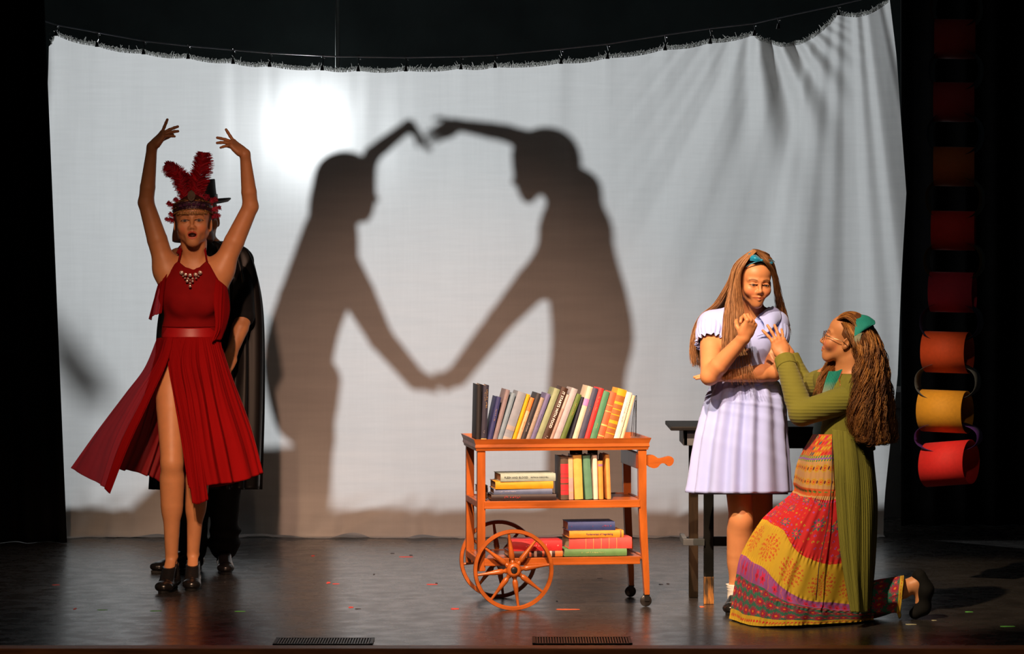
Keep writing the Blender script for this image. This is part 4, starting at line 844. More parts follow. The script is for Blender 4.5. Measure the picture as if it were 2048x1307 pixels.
    for x, y, r in ((363, 545, 4.3), (371, 549, 3.6), (380, 550, 4.0), (391, 549, 4.2), (400, 545, 4.3), (366, 552, 2), (370, 556, 2.2), (376, 557, 2.6), (385, 557, 2.6), (392, 556, 2.2), (397, 552, 2), (374, 562, 3.1), (385, 562, 2.6), (380, 566, 2.4), (380, 572, 3.0), (380, 560, 1.8)):
        P = w(x, y, -.088-.012*(1-abs(x-381)/20)-.0012*max(0, y-550)); gl.lathe([(.0001, -.003), (r*s, -.002), (r*s*.7, .003), (.0001, .004)], Matrix.Translation(Vector(P)) @ MX, 10)
    gl.build('rhinestone_trim', gem, bd, False)
    def ring(y, cx, rx, ry, d=.015): return [V(w(cx, y)[0]+rx*math.cos(a), Y+d+ry*math.sin(a), w(cx, y)[2]) for a in np.linspace(0, 2*PI, 17)[:-1]]
    gridobj('belt', loft([ring(655, 380, .128, .098), ring(664, 380, .131, .100), ring(675, 380, .135, .103)], 96, 8, True), M_belt, root, True, thick=.003)
    for yy in (652, 676): MB().tube(ring(yy, 380, .133, .102)+ring(yy, 380, .133, .102)[:1], .0025, 6, False).build('belt_edge', M_red, root, True)
    fold = lambda n, a, p=.7, sd=3: (lambda u, v: a*(v**p)*(.35*np.sin(2*PI*n*u+5*vnoise(u*4+v*.4, sd))+.75*vnoise(u*n*1.3+.5*v, sd+1)+.15*np.sin(2*PI*n*2.6*u+4*vnoise(u*5, sd+2))*(1-v)))
    def panel(name, rows, n, a, m, par=root, nu=150, nv=90, th=.0015): return gridobj(name, loft([[w(*p) for p in r] for r in rows], nu, nv, disp=fold(n, a)), m, par, thick=th)
    def waist(x0, x1, d0=-.095): return [(x0+(x1-x0)*t, 674, d0*math.sin(PI*(.12+.76*(x0+(x1-x0)*t-320)/120))) for t in np.linspace(0, 1, 5)]
    sk = panel('skirt_front_panel', [waist(334, 440), [(333, 720, -.10), (350, 722, -.135), (385, 724, -.15), (425, 722, -.11), (452, 718, -.02)], [(346, 790, -.12), (362, 795, -.17), (400, 800, -.20), (440, 795, -.14), (478, 785, .0)],
             [(364, 890, -.16), (380, 895, -.20), (415, 900, -.22), (465, 890, -.14), (510, 870, .02)], [(378, 968, -.17), (390, 975, -.21), (428, 968, -.22), (480, 962, -.14), (531, 944, .03)]], 10, .028, M_chif)
    panel('skirt_center_flap', [[(334, 676, -.105), (342, 676, -.108), (350, 676, -.11), (358, 676, -.112)], [(345, 770, -.165), (356, 772, -.17), (368, 774, -.17), (380, 776, -.17)], [(366, 880, -.20), (378, 882, -.215), (390, 884, -.215), (400, 886, -.21)], [(383, 1004, -.22), (394, 1008, -.235), (405, 1004, -.235), (417, 998, -.22)]], 2.5, .014, M_chif, sk, 60)
    panel('skirt_side_panel', [[(345, 674, -.11), (335, 674, -.10), (325, 675, -.06), (314, 676, .01)], [(338, 715, -.13), (322, 722, -.11), (305, 728, -.06), (288, 735, .02)], [(300, 800, -.15), (278, 795, -.12), (262, 790, -.06), (250, 785, .03)], [(258, 890, -.16), (235, 880, -.12), (210, 870, -.05), (192, 862, .04)], [(219, 986, -.16), (205, 970, -.12), (175, 955, -.04), (141, 935, .05)]], 3.5, .018, M_chif2)
    panel('skirt_side_edge', [[(346, 674, -.115), (340, 674, -.112), (336, 674, -.11)], [(336, 720, -.135), (328, 720, -.13), (322, 720, -.12)], [(300, 800, -.155), (292, 799, -.15), (285, 797, -.14)], [(258, 890, -.165), (249, 888, -.16), (241, 885, -.15)], [(220, 987, -.165), (214, 982, -.16), (209, 976, -.15)]], 1, .002, M_chif, root, 24)
    panel('skirt_back_panel', [[(320, 675, .08), (345, 675, .12), (380, 675, .13), (415, 675, .12), (438, 675, .06)], [(300, 760, .14), (340, 765, .2), (385, 770, .22), (430, 765, .2), (462, 750, .1)], [(270, 860, .17), (320, 868, .26), (385, 875, .3), (450, 868, .24), (500, 850, .1)], [(238, 938, .18), (295, 950, .28), (350, 975, .34), (440, 972, .28), (528, 946, .06)]], 9, .03, mat('dark_red_chiffon', (.30, .008, .012), .6, noise=.08, trans=(.25, .03)))
    panel('shoulder_flounce', [[(334, 548, -.06), (326, 552, -.04), (320, 558, 0), (322, 562, .05)], [(330, 580, -.08), (318, 585, -.05), (309, 592, 0), (312, 598, .05)], [(325, 625, -.08), (312, 630, -.05), (297, 636, 0), (303, 640, .05)]], 3, .010, M_chif2, bd, 50, 40)
    panel('shoulder_flounce', [[(432, 556, -.08), (445, 566, -.06), (455, 576, -.02), (453, 582, .05)], [(428, 600, -.10), (444, 606, -.08), (459, 612, -.02), (457, 615, .05)], [(432, 650, -.10), (442, 655, -.08), (455, 640, -.02), (456, 645, .05)], [(424, 682, -.11), (432, 680, -.09), (441, 678, -.04), (445, 675, .03)]], 3, .010, M_chif, bd, 50, 40)
    # hair and headdress
    cap('hair', HM, root, (.045, .018, .010), lambda x, y, z: np.minimum(np.maximum(np.maximum(-(y+.035), 0)*3-(z-.055), -.2)+0*x, -(y-.0)) if False else np.where(y > -.02, -z-.07, .055-z-.0*x)*1.0, inf=.009, extra=[el((-.045, .03, -.04), (.036, .05, .05), k=.03), el((.038, .04, -.03), (.034, .05, .05), k=.03), el((-.04, .05, -.07), (.038, .04, .035), k=.03), el((.03, .055, -.07), (.045, .04, .04), k=.03)])
    hd = gridobj('headdress', loft([[hl(HM, .083*math.sin(a), .012-.098*math.cos(a)*1.0, z+.012*math.cos(a)) for a in np.linspace(0, 2*PI, 25)[:-1]] for z in (.040, .050, .062, .074)], 90, 8, True), mat('dark_beaded_band', (.05, .015, .03), .4, .4, noise=.6, nscale=70, bump=.4, bscale=150), root, True, thick=.004)
    gb = mat('gold_beads', (.45, .28, .08), .25, .9, noise=.4, nscale=60); mb = MB()
    for z, dr, st_ in ((.037, .001, .028), (.079, .0, .032), (.058, .003, .09)):
        for q in np.arange(-2.0, 2.0, st_*2): 
            P = hl(HM, (.084+dr)*math.sin(q), .012-(.100+dr)*math.cos(q), z+.012*math.cos(q)+random.uniform(-.002, .002)); mb.lathe([(.0001, -.003), (.0026, -.0015), (.0026, .0015), (.0001, .003)], Matrix.Translation(Vector(P)), 6)
    mb.build('bead_edging', gb, hd, True)
    mb = MB()
    for q in np.arange(-.9, .95, .06):
        P = hl(HM, .083*math.sin(q), .012-.112*math.cos(q)*1.0, .040); L = .010+.006*math.cos(q*2)+random.uniform(0, .003); mb.tube([P, P+V(0, -.002, -L)], [.0012, .0018], 5)
    mb.build('bead_fringe', gb, hd, True)
    mb = MB()
    for q in (-.62, -.36, -.12, .12, .36, .62):
        P = hl(HM, .083*math.sin(q), .012-.105*math.cos(q), .058+.012*math.cos(q)); mb.box((P[0]-.008, P[1]-.003, P[2]-.006), (P[0]+.008, P[1]+.001, P[2]+.006), .002)
    mb.build('band_jewels', mat('dark_violet_jewel', (.10, .03, .08), .1, .3, noise=.3), hd)
    md = [(0, 0), (.012, .006), (.020, .020), (.022, .036), (.016, .052), (0, .064), (-.016, .052), (-.022, .036), (-.020, .020), (-.012, .006)]; P = hl(HM, 0, -.095, .082)
    MB().prism([(P[0]+x*.85, P[2]+z*.85) for x, z in md], P[1]-.004, P[1]+.002).prism([(P[0]+x*.45, P[2]+.012+z*.45) for x, z in md], P[1]-.008, P[1]-.003).build('leaf_medallion', mat('tarnished_gold', (.05, .028, .014), .35, .5, noise=.5, nscale=60), hd)
    def plume(pts, wid, n, cols, d0, seed, droop=.5, dens=4, rb=.0014):
        rg = np.random.default_rng(seed); R = crom(np.array([w(x, y, d0+dd) for x, y, dd in pts]), 80); T = np.gradient(R, axis=0); T /= np.linalg.norm(T, axis=1, keepdims=True); paths = []; k = 9
        for i in range(n):
            for sgn in (-1, 1):
                for q in range(dens):
                    t = min(.999, (i+rg.random())/n); j = int(t*79); wd = wid*(np.sin(PI*min(1, t*.93+.10))**.55)*rg.uniform(.65, 1.15)
                    side = unit(np.cross(T[j], V(0, 1, 0)))*sgn; yd = V(0, rg.normal(0, .35), 0); e = np.linspace(0, 1, k)[:, None]
                    p = R[j]+(side+yd)*wd*e*(1-.25*e)+T[j]*wd*(.75*e)-V(0, 0, 1)*wd*droop*e**2.4+rg.normal(0, .0025, (1, 3))*e+side*.0+V(1, 0, 0)*.003*np.sin(e*9+rg.uniform(0, 6))*e
                    paths.append(p)
        paths = np.array(paths); cl = np.array(cols)[rg.integers(0, len(cols), len(paths))]*rg.uniform(.7, 1.2, (len(paths), 1))
        f = tubes('feather', paths, np.linspace(rb*1.3, rb*.6, k)[None], M_fea, hd, 3, cl, 2.5)
        MB().tube([tuple(p) for p in R[::8]], [.0022-.0015*q/9 for q in range(10)], 6).build('quill', M_quill, f, True)
    cr = [(.90, .03, .07), (.95, .09, .15), (.80, .02, .05)]; cp = [(.85, .05, .14), (.9, .12, .22), (.75, .03, .08)]
    plume([(372, 412, 0), (368, 380, 0), (360, 352, 0), (345, 336, 0), (330, 326, 0)], .054, 120, cr, -.03, 2, .35)
    plume([(378, 412, .01), (375, 385, .01), (368, 362, .01), (362, 345, 0)], .050, 100, cr, -.03, 3, .2)
    plume([(388, 412, 0), (392, 380, 0), (400, 345, 0), (406, 318, 0), (408, 305, 0)], .062, 140, cr, -.02, 4, .3)
    plume([(384, 415, 0), (384, 390, 0), (388, 365, 0), (392, 345, 0)], .048, 90, cr, .0, 5, .2)
    for pts, sd in (([(362, 424, 0), (350, 416, 0), (340, 408, 0), (335, 404, 0)], 6), ([(360, 430, 0), (348, 430, 0), (338, 426, 0)], 7), ([(358, 440, .02), (345, 440, .02), (330, 437, .02)], 8), ([(408, 420, 0), (418, 408, 0), (428, 400, 0), (434, 398, 0)], 9), ([(410, 426, 0), (424, 420, 0), (436, 416, 0), (441, 415, 0)], 10), ([(414, 436, .02), (428, 432, .02), (441, 430, .02)], 11), ([(402, 415, 0), (410, 398, 0), (418, 390, 0)], 12), ([(366, 418, 0), (356, 404, 0), (348, 396, 0)], 13), ([(376, 420, .0), (370, 404, 0), (364, 388, 0)], 14), ([(394, 420, .0), (398, 404, 0), (402, 386, 0)], 15), ([(384, 420, .02), (384, 400, .02), (384, 384, .02)], 16)):
        plume(pts, .017, 26, cp if sd > 8 else cr, -.03, sd, .1, 2, .0013)
M_fea = mat('feather_barbs', (.5, .02, .05), .7, attr='col', noise=.1, trans=(.7, .12)); M_quill = mat('feather_quill', (.25, .01, .02), .5, noise=.1)
red_dancer()

# ---- the man in the black cape
def caped_man():
    Y = 15.75; w = lambda x, y, d=0: W(x, y, Y+d); s = Y/F
    root = empty('person', (w(430, 1138)[0], Y, 0), 'person in a black top hat and long black cape, standing behind the dancer in red', 'person')
    HM = head_matrix(w(404, 440), yaw=.3, pitch=0, roll=-.06, sc=1.08); X1 = V(1, 0, 0)
    pel, wai, che, nb = w(420, 760), w(420, 690), w(422, 590), w(420, 505)
    sl, sr = w(358, 520), w(480, 522); el1, wr1 = w(487, 636, -.205), w(463, 706, -.285)
    el2, wr2 = w(345, 640), w(360, 720, -.1)
    torso = [cn(pel, wai, .15, .14, .05, .72, X1), cn(wai, che, .14, .16, .05, .7, X1), cn(che, nb, .15, .07, .05, .65, X1), cn(nb, sl, .05, .055, .05), cn(nb, sr, .05, .055, .05), cn(nb, hl(HM, 0, .02, -.07), .058, .058, .03)]
    a1, t1, a2, t2 = w(448, 1092), w(452, 1128, -.2), w(385, 1098), w(308, 1134, -.12); t1[2] = t2[2] = .03
    legs = leg(w(448, 770), w(450, 930, -.02), a1, (.085, .055, .036))+leg(w(398, 770), w(395, 930, -.02), a2, (.085, .055, .036))
    hd = hand(wr1, (-.35, -.2, -.9), (.3, .9, -.1), 1, [(.35, .35, .2)]*4, sc=1.0)+hand(wr2, (.1, -.2, -1), (-.2, .9, 0), -1, [(.35, .35, .2)]*4)
    prims = torso+legs+arm(sr, el1, wr1, (.05, .04, .042, .028))+arm(sl, el2, wr2)+hd+foot(a1, t1)+foot(a2, t2)+head(HM)
    make_body('body', prims, [(*box_of(hl(HM, 0, 0, 0), .13), .0035), (*box_of(wr1+V(0, 0, -.08), .09), .0035)], root, lambda v, c: paint_head(v, c, HM), h=.006)
    M_bl = mat('black_trouser_cloth', (.010, .010, .011), .8, noise=.2, bump=.05, bscale=40, spec=.2)
    bodice_field('trousers', [cn(pel, wai, .15, .14, .05, .72, X1)]+leg(w(448, 770), w(450, 930, -.02), a1+V(0, 0, .0), (.095, .075, .062))+leg(w(398, 770), w(395, 930, -.02), a2, (.095, .075, .062))+[el(w(448, 1085), (.075, .075, .03), k=.02), el(w(452, 1060), (.07, .07, .02), k=.02)], .008, lambda X, Yy, Z: np.maximum(Z-wai[2]+0*X+0*Yy, .055-Z), M_bl, root)
    bodice_field('shirt', [cn(pel, wai, .15, .14, .05, .72, X1), cn(wai, che, .14, .16, .05, .7, X1), cn(che, nb, .15, .07, .05, .65, X1), cn(nb, sl, .05, .055, .05), cn(nb, sr, .05, .055, .05), cn(sr, el1+V(0, .012, .01), .055, .047, .03)], .008, lambda X, Yy, Z: np.maximum(Z-w(420, 500)[2]+0*X+0*Yy, -9), M_bl, root)
    shoe('shoe', a1, t1, root, M_leather, low=.06); shoe('shoe', a2, t2, root, M_leather, low=.06)
    M_cape = mat('black_satin', (.006, .005, .005), .46, noise=.2, bump=.05, bscale=6, spec=.35); M_lin = mat('red_satin_lining', (.65, .015, .02), .35, noise=.1)
    def row(y, xl, xr, dep, sag=0):
        cx = (xl+xr)/2; rx = (xr-xl)/2; return [w(cx+rx*math.cos(a), y+sag*math.cos(a), -dep*math.sin(a)*(1 if math.sin(a) > 0 else 1.1)) for a in np.linspace(0, 2*PI, 25)[:-1]]
    rows = [row(482, 392, 448, .075), row(492, 366, 488, .11, 3), row(515, 352, 502, .14), row(570, 338, 516, .17), row(650, 320, 524, .19), row(800, 312, 524, .22), row(978, 300, 518, .25)]
    G = loft(rows, 300, 120, True, disp=lambda u, v: .016*np.clip(v*2.2, 0, 1)*(np.sin(2*PI*15*u+2.5*vnoise(u*9, 4)+.8*v)+.7*vnoise(u*50+v*2.0, 6))); cp = gridobj('cape', G, M_cape, root, True)
    gridobj('cape_lining_edge', loft([[w(481, 628, -.215), w(486, 628, -.225)], [w(480, 650, -.225), w(487, 650, -.235)], [w(480, 670, -.225), w(485, 672, -.235)], [w(479, 695, -.22), w(481, 695, -.225)]], 6, 20), M_lin, cp)
    gridobj('red_collar', loft([[w(352, 506, -.11), w(362, 488, -.13), w(370, 482, -.12)], [w(356, 508, -.12), w(368, 498, -.14), w(378, 492, -.13)], [w(362, 508, -.12), w(374, 506, -.14), w(384, 505, -.13)]], 16, 12), M_lin, cp)
    T = Matrix.Translation(Vector(hl(HM, 0, 0, .075))) @ Matrix.Rotation(-.10, 4, 'Y') @ Matrix.Rotation(.05, 4, 'X')
    h = MB().lathe([(.0, .118), (.080, .118), (.082, .114), (.081, .07), (.082, .012), (.105, .004), (.135, .006), (.150, .016), (.152, .010), (.136, -.002), (.10, -.006), (.078, -.004), (.0, -.004)], T, 48, True).build('top_hat', mat('black_felt', (.008, .008, .010), .6, noise=.2), root, 'auto')
    MB().lathe([(.0835, .010), (.0865, .012), (.0875, .04), (.085, .042)], T, 48, True).build('hat_band', mat('black_ribbon', (.015, .015, .02), .3, noise=.1), h, 'auto')
    cap('hair', HM, root, (.30, .28, .26), lambda x, y, z: np.where(y > -.01, -z-.075, .05-z)+0*x, inf=.006)
caped_man()
# ---- the girl in the pale blue dress
def blue_girl():
    Y = 13.95; w = lambda x, y, d=0: W(x, y, Y+d); s = Y/F; X1 = V(1, 0, 0)
    root = empty('person', (w(1490, 1225)[0], Y, 0), 'person in a pale blue dress with very long brown hair, fist raised to the chest', 'person')
    HM = head_matrix(w(1508, 566, -.05), yaw=.24, pitch=-.12, roll=.05, sc=.95)
    pel, wai, che, nb = w(1488, 812), w(1490, 748), w(1488, 675, .02), w(1498, 632, .03)
    sl, sr = w(1424, 650, .02), w(1548, 648, .03)
    torso = [cn(pel, wai, .130, .115, .05, .72, X1), cn(wai, che, .115, .138, .05, .70, X1), cn(che, nb, .13, .06, .05, .65, X1), el(w(1468, 690, -.075), (.048, .03, .045), k=.045), el(w(1512, 690, -.07), (.048, .03, .045), k=.045)]
    neck = [cn(nb, hl(HM, 0, .025, -.07), .05, .048, .03), cn(nb, sl, .045, .05, .05), cn(nb, sr, .045, .05, .05)]
    e1, w1 = w(1419, 752, -.20), w(1487, 676, -.28); e2, w2 = w(1546, 744, -.09), w(1462, 751, -.165)
    arms = arm(sl, e1, w1, (.050, .039, .041, .027))+arm(sr, e2, w2, (.050, .039, .040, .027))
    f1 = hand(w1, (.42, -.12, .9), (-.55, .80, .2), -1, [(1.15, 1.55, .9), (1.2, 1.55, .9), (1.25, 1.55, .9), (1.3, 1.55, .9)], thumb=(.1, .5, 1.1), sc=.96, rf=.0098, tb=(.15, .45, .95))
    f2 = hand(w2, (-1, .10, -.03), (.05, .25, -1), 1, [(.05, .1, .1), (.0, .1, .1), (.0, .1, .1), (.05, .1, .1)], thumb=(.5, .1, .1), sc=.98, tb=(.25, .95, .1))
    k1, a1, t1 = w(1482, 1038, -.05), w(1473, 1190, 0), w(1462, 1222, -.13); t1[2] = .028; a1[2] = .075
    k2, a2, t2 = w(1522, 1042, .10), w(1520, 1180, .2), w(1516, 1205, .08); t2[2] = .028; a2[2] = .075
    legs = leg(w(1468, 830, -.01), k1, a1, (.076, .054, .034))+leg(w(1512, 830, .02), k2, a2, (.076, .054, .034)); ft = foot(a1, t1)+foot(a2, t2)
    hc = hl(HM, 0, 0, 0); prims = torso+neck+arms+f1+f2+legs+ft+head(HM, 'smile', jaw=1.0)
    make_body('body', prims, [(*box_of(hc, .135), .0022), (*box_of(w1+V(.03, 0, .05), .08), .0026), (*box_of(w2+V(-.09, 0, 0), .09), .003)], root,
              lambda v, c: paint_head(v, c, HM, 'smile', lip=(.52, .13, .07), brow=(.16, .06, .02), cheek=(.8, .22, .12), eyeh=.0042))
    for a, t_ in ((a1, t1), (a2, t2)):
        sh = shoe('shoe', a, t_, root, M_leather, low=.015)
        sk = MB(); r0 = .039; sk.lathe([(r0, -.02), (r0+.001, 0), (r0+.002, .03), (r0+.001, .05), (r0+.004, .055), (r0+.001, .06), (r0+.007, .066), (r0+.003, .072), (r0+.009, .078), (r0-.002, .076), (r0-.006, .04), (r0-.006, -.02)], Matrix.Translation(Vector((a[0], a[1], .045))), 24, True); sk.build('sock', M_sock, root, True)
    M_bl = mat('pale_blue_cotton', (.40, .50, .96), .9, noise=.06, nscale=8, bump=.04, bscale=300, sheen=.2)
    def keep(X, Yy, Z):
        px = X/s+1024; py = HOR-(Z-EYE)/s; neckl = EYE+(HOR-np.interp(px, [1420, 1470, 1485, 1500, 1518, 1560], [600, 610, 634, 648, 626, 600]))*s
        return np.maximum(np.maximum(Z-neckl+0*Yy, (EYE+(HOR-768)*s)-Z), 0*X-9)
    bd = bodice_field('bodice', torso+[cn(nb, sl, .045, .05, .05), cn(nb, sr, .045, .05, .05), cn(sl, sl+(e1-sl)*.1, .040, .040, .04), cn(sr, sr+(e2-sr)*.1, .040, .040, .04)], .012, keep, M_bl, root)
    # puff sleeves with a ruffled cuff
    for sh, e, sg, nm in ((sl, e1, -1, 'l'), (sr, e2, 1, 'r')):
        d = unit(e-sh); c = sh+d*.035; ax = unit(np.cross(d, V(0, 1, 0))); b = np.cross(ax, d)
        rows = []
        for t, r in ((-.072, .020), (-.058, .044), (-.02, .064), (.02, .070), (.050, .065), (.064, .058), (.072, .062), (.082, .067)):
            rows.append([c+d*t+(ax*math.cos(q)+b*math.sin(q))*r for q in np.linspace(0, 2*PI, 17)[:-1]])
        G = loft(rows, 120, 60, True, disp=lambda u, v: .0035*np.sin(2*PI*22*u+3*vnoise(u*8, 3))*np.clip(v*1.6-.2, 0, 1)+np.where(v > .86, .006*np.sin(2*PI*17*u), 0)); gridobj('puff_sleeve', G, M_bl, bd, True)
    # round collar
    col = [[w(1519, 634, -.075), w(1530, 622, -.05), w(1545, 612, .0)], [w(1528, 648, -.095), w(1545, 634, -.075), w(1558, 620, -.01)], [w(1528, 664, -.112), w(1548, 650, -.09), w(1562, 634, -.03)], [w(1514, 672, -.125), w(1536, 664, -.11), w(1556, 648, -.06)]]
    gridobj('collar', loft(col, 24, 24), M_bl, bd, thick=.004)
    col = [[w(1480, 640, -.075), w(1466, 628, -.05), w(1450, 618, .0)], [w(1476, 652, -.095), w(1456, 640, -.075), w(1440, 628, -.01)], [w(1480, 668, -.12), w(1458, 656, -.1), w(1438, 640, -.03)], [w(1496, 676, -.13), w(1470, 668, -.115), w(1446, 652, -.06)]]
    gridobj('collar', loft(col, 24, 24), M_bl, bd, thick=.004)
    def ring(y, xl, xr, dep, sag=0, yd=0.01): cx = (xl+xr)/2; rx = (xr-xl)/2; return [w(cx+rx*math.cos(a), y+sag*math.sin(a), yd-dep*math.sin(a)) for a in np.linspace(0, 2*PI, 25)[:-1]]
    rows = [ring(752, 1434, 1546, .098), ring(760, 1428, 1552, .105), ring(772, 1422, 1560, .118), ring(795, 1412, 1566, .142), ring(830, 1402, 1571, .155), ring(900, 1387, 1575, .18), ring(984, 1374, 1581, .205, 2)]
    G = loft(rows, 360, 110, True, disp=lambda u, v: (.004+.016*v**.8)*(.55*np.sin(2*PI*15*u+4*vnoise(u*6, 14)+.5*v)+.6*vnoise(u*26+.8*v, 15))+.002*np.sin(2*PI*60*u)*np.exp(-v*9)+.002*vnoise(v*30+u*9, 7)); gridobj('skirt', G, M_bl, root, True)
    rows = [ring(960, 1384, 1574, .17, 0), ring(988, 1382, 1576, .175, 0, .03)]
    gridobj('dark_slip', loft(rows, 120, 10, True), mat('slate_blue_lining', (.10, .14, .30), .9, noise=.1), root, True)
    MB().tube([w(1498, 652, -.10), w(1500, 690, -.14), w(1500, 740, -.13)], .0016, 5).build('placket_seam', mat('grey_seam_thread', (.2, .22, .35), .9, noise=.1), bd, True)
    # hair
    hcol = [(.34, .17, .07), (.28, .13, .05), (.42, .22, .095), (.24, .11, .042)]
    hr = cap('hair', HM, root, (.17, .075, .03), lambda x, y, z: np.where(y > -.012, -z-.05, .068-z+.35*np.abs(x))+0*x, inf=.006)
    o = -.0
    A = [[(1516, 500, .02), (1538, 512, .06), (1520, 545, .11), (1500, 600, .10), (1480, 640, .09), (1470, 680, .09), (1465, 720, .08)],
         [(1509, 499, .05), (1482, 520, .10), (1464, 560, .10), (1445, 605, .10), (1425, 640, .10), (1410, 690, .08), (1404, 738, .05)],
         [(1508, 499, .03), (1476, 524, .07), (1460, 562, .07), (1434, 608, .075), (1402, 640, .09), (1386, 690, .06), (1385, 730, .04)],
         [(1507, 499, .0), (1472, 528, .03), (1459, 566, .03), (1436, 606, .035), (1403, 634, .05), (1387, 680, .03), (1390, 735, .02)]]
    hair_strands('hair_strands', A, 1500, .0020, hcol, hr, Y, .007, seed=3)
    Bf = [[(1507, 500, -.02), (1474, 530, -.01), (1462, 572, -.01), (1452, 615, -.04), (1448, 660, -.10), (1446, 700, -.12), (1445, 722, -.12)],
          [(1508, 500, -.05), (1478, 530, -.06), (1468, 572, -.06), (1462, 620, -.10), (1460, 665, -.13), (1457, 700, -.145), (1453, 724, -.145)],
          [(1510, 501, -.08), (1484, 526, -.115), (1475, 560, -.115), (1473, 612, -.12), (1474, 660, -.145), (1472, 694, -.155), (1470, 712, -.16)],
          [(1511, 502, -.10), (1490, 524, -.135), (1478, 556, -.125), (1482, 606, -.12), (1488, 655, -.145), (1484, 684, -.16), (1480, 700, -.17)]]
    hair_strands('hair_strands', Bf, 1500, .0019, hcol, hr, Y, .0055, seed=4)
    Lk = [[(1452, 690, -.15), (1450, 715, -.17), (1446, 745, -.20), (1443, 768, -.20)], [(1478, 690, -.15), (1484, 715, -.18), (1486, 745, -.215), (1490, 772, -.21)], [(1490, 680, -.15), (1500, 710, -.17), (1507, 740, -.215), (1520, 766, -.20)]]
    hair_strands('hair_strands', Lk, 70, .0012, hcol, hr, Y, .004, seed=5)
    Dr = [[(1511, 502, -.09), (1530, 522, -.13), (1545, 548, -.09), (1551, 585, -.05), (1552, 610, .0), (1548, 640, .08)], [(1512, 500, -.06), (1536, 516, -.08), (1550, 550, -.05), (1558, 590, -.02), (1566, 622, .02), (1574, 655, .0)],
          [(1512, 499, .0), (1540, 516, 0), (1552, 552, 0), (1560, 592, .02), (1571, 630, .04), (1582, 668, .03)], [(1512, 499, .05), (1538, 516, .06), (1550, 560, .08), (1556, 600, .09), (1562, 640, .09), (1566, 680, .09)]]
    hair_strands('hair_strands', Dr, 1100, .0018, [(.20, .09, .03), (.13, .055, .02), (.28, .13, .05)], hr, Y, .0045, seed=6, ends=.3)
    # satin bow and band
    M_bow = mat('turquoise_satin', (.008, .25, .46), .25, noise=.15, sheen=.2)
    def on(x, y, o=.012):                                # front surface of the hair cap
        C = hl(HM, 0, .018, .042); R = .094; P = w(x, y); dx, dz = P[0]-C[0], P[2]-C[2]; return V(P[0], C[1]-math.sqrt(max(R*R-dx*dx*1.5-dz*dz, .0006))*1.05-o, P[2])
    bw = gridobj('hair_bow', loft([[on(1494, 507, .012), on(1504, 506, .02), on(1520, 519, .018)], [on(1494, 513, .03), on(1506, 514, .036), on(1520, 520, .02)], [on(1496, 521, .012), on(1508, 522, .02), on(1520, 521, .018)]], 16, 16), M_bow, hr, thick=.003)
    gridobj('bow_loop', loft([[on(1519, 519, .016), on(1531, 519, .02), on(1544, 524, .018)], [on(1519, 521, .022), on(1531, 524, .03), on(1542, 527, .02)], [on(1519, 522, .016), on(1530, 528, .02), on(1541, 529, .018)]], 16, 12), M_bow, bw, thick=.003)
    MB().tube([on(1519, 520, .02), on(1532, 519, .03), on(1543, 520, .034), on(1546, 524, .03)], [.002, .0028, .0028, .002], 6, flat=.5).tube([on(1518, 521, .02), on(1508, 523, .016), on(1497, 527, .012), on(1486, 534, .010)], [.003, .0045, .0045, .002], 6, flat=.5).build('bow_tail', M_bow, bw, True)
    MB().lathe([(.0001, -.006), (.005, -.004), (.006, 0), (.005, .004), (.0001, .006)], Matrix.Translation(Vector(on(1519, 520, .024))), 10).build('bow_knot', M_bow, bw, True)
    return HM
M_sock = mat('white_cotton_sock', (.8, .76, .7), .9, noise=.1, bump=.1, bscale=200)
blue_girl()

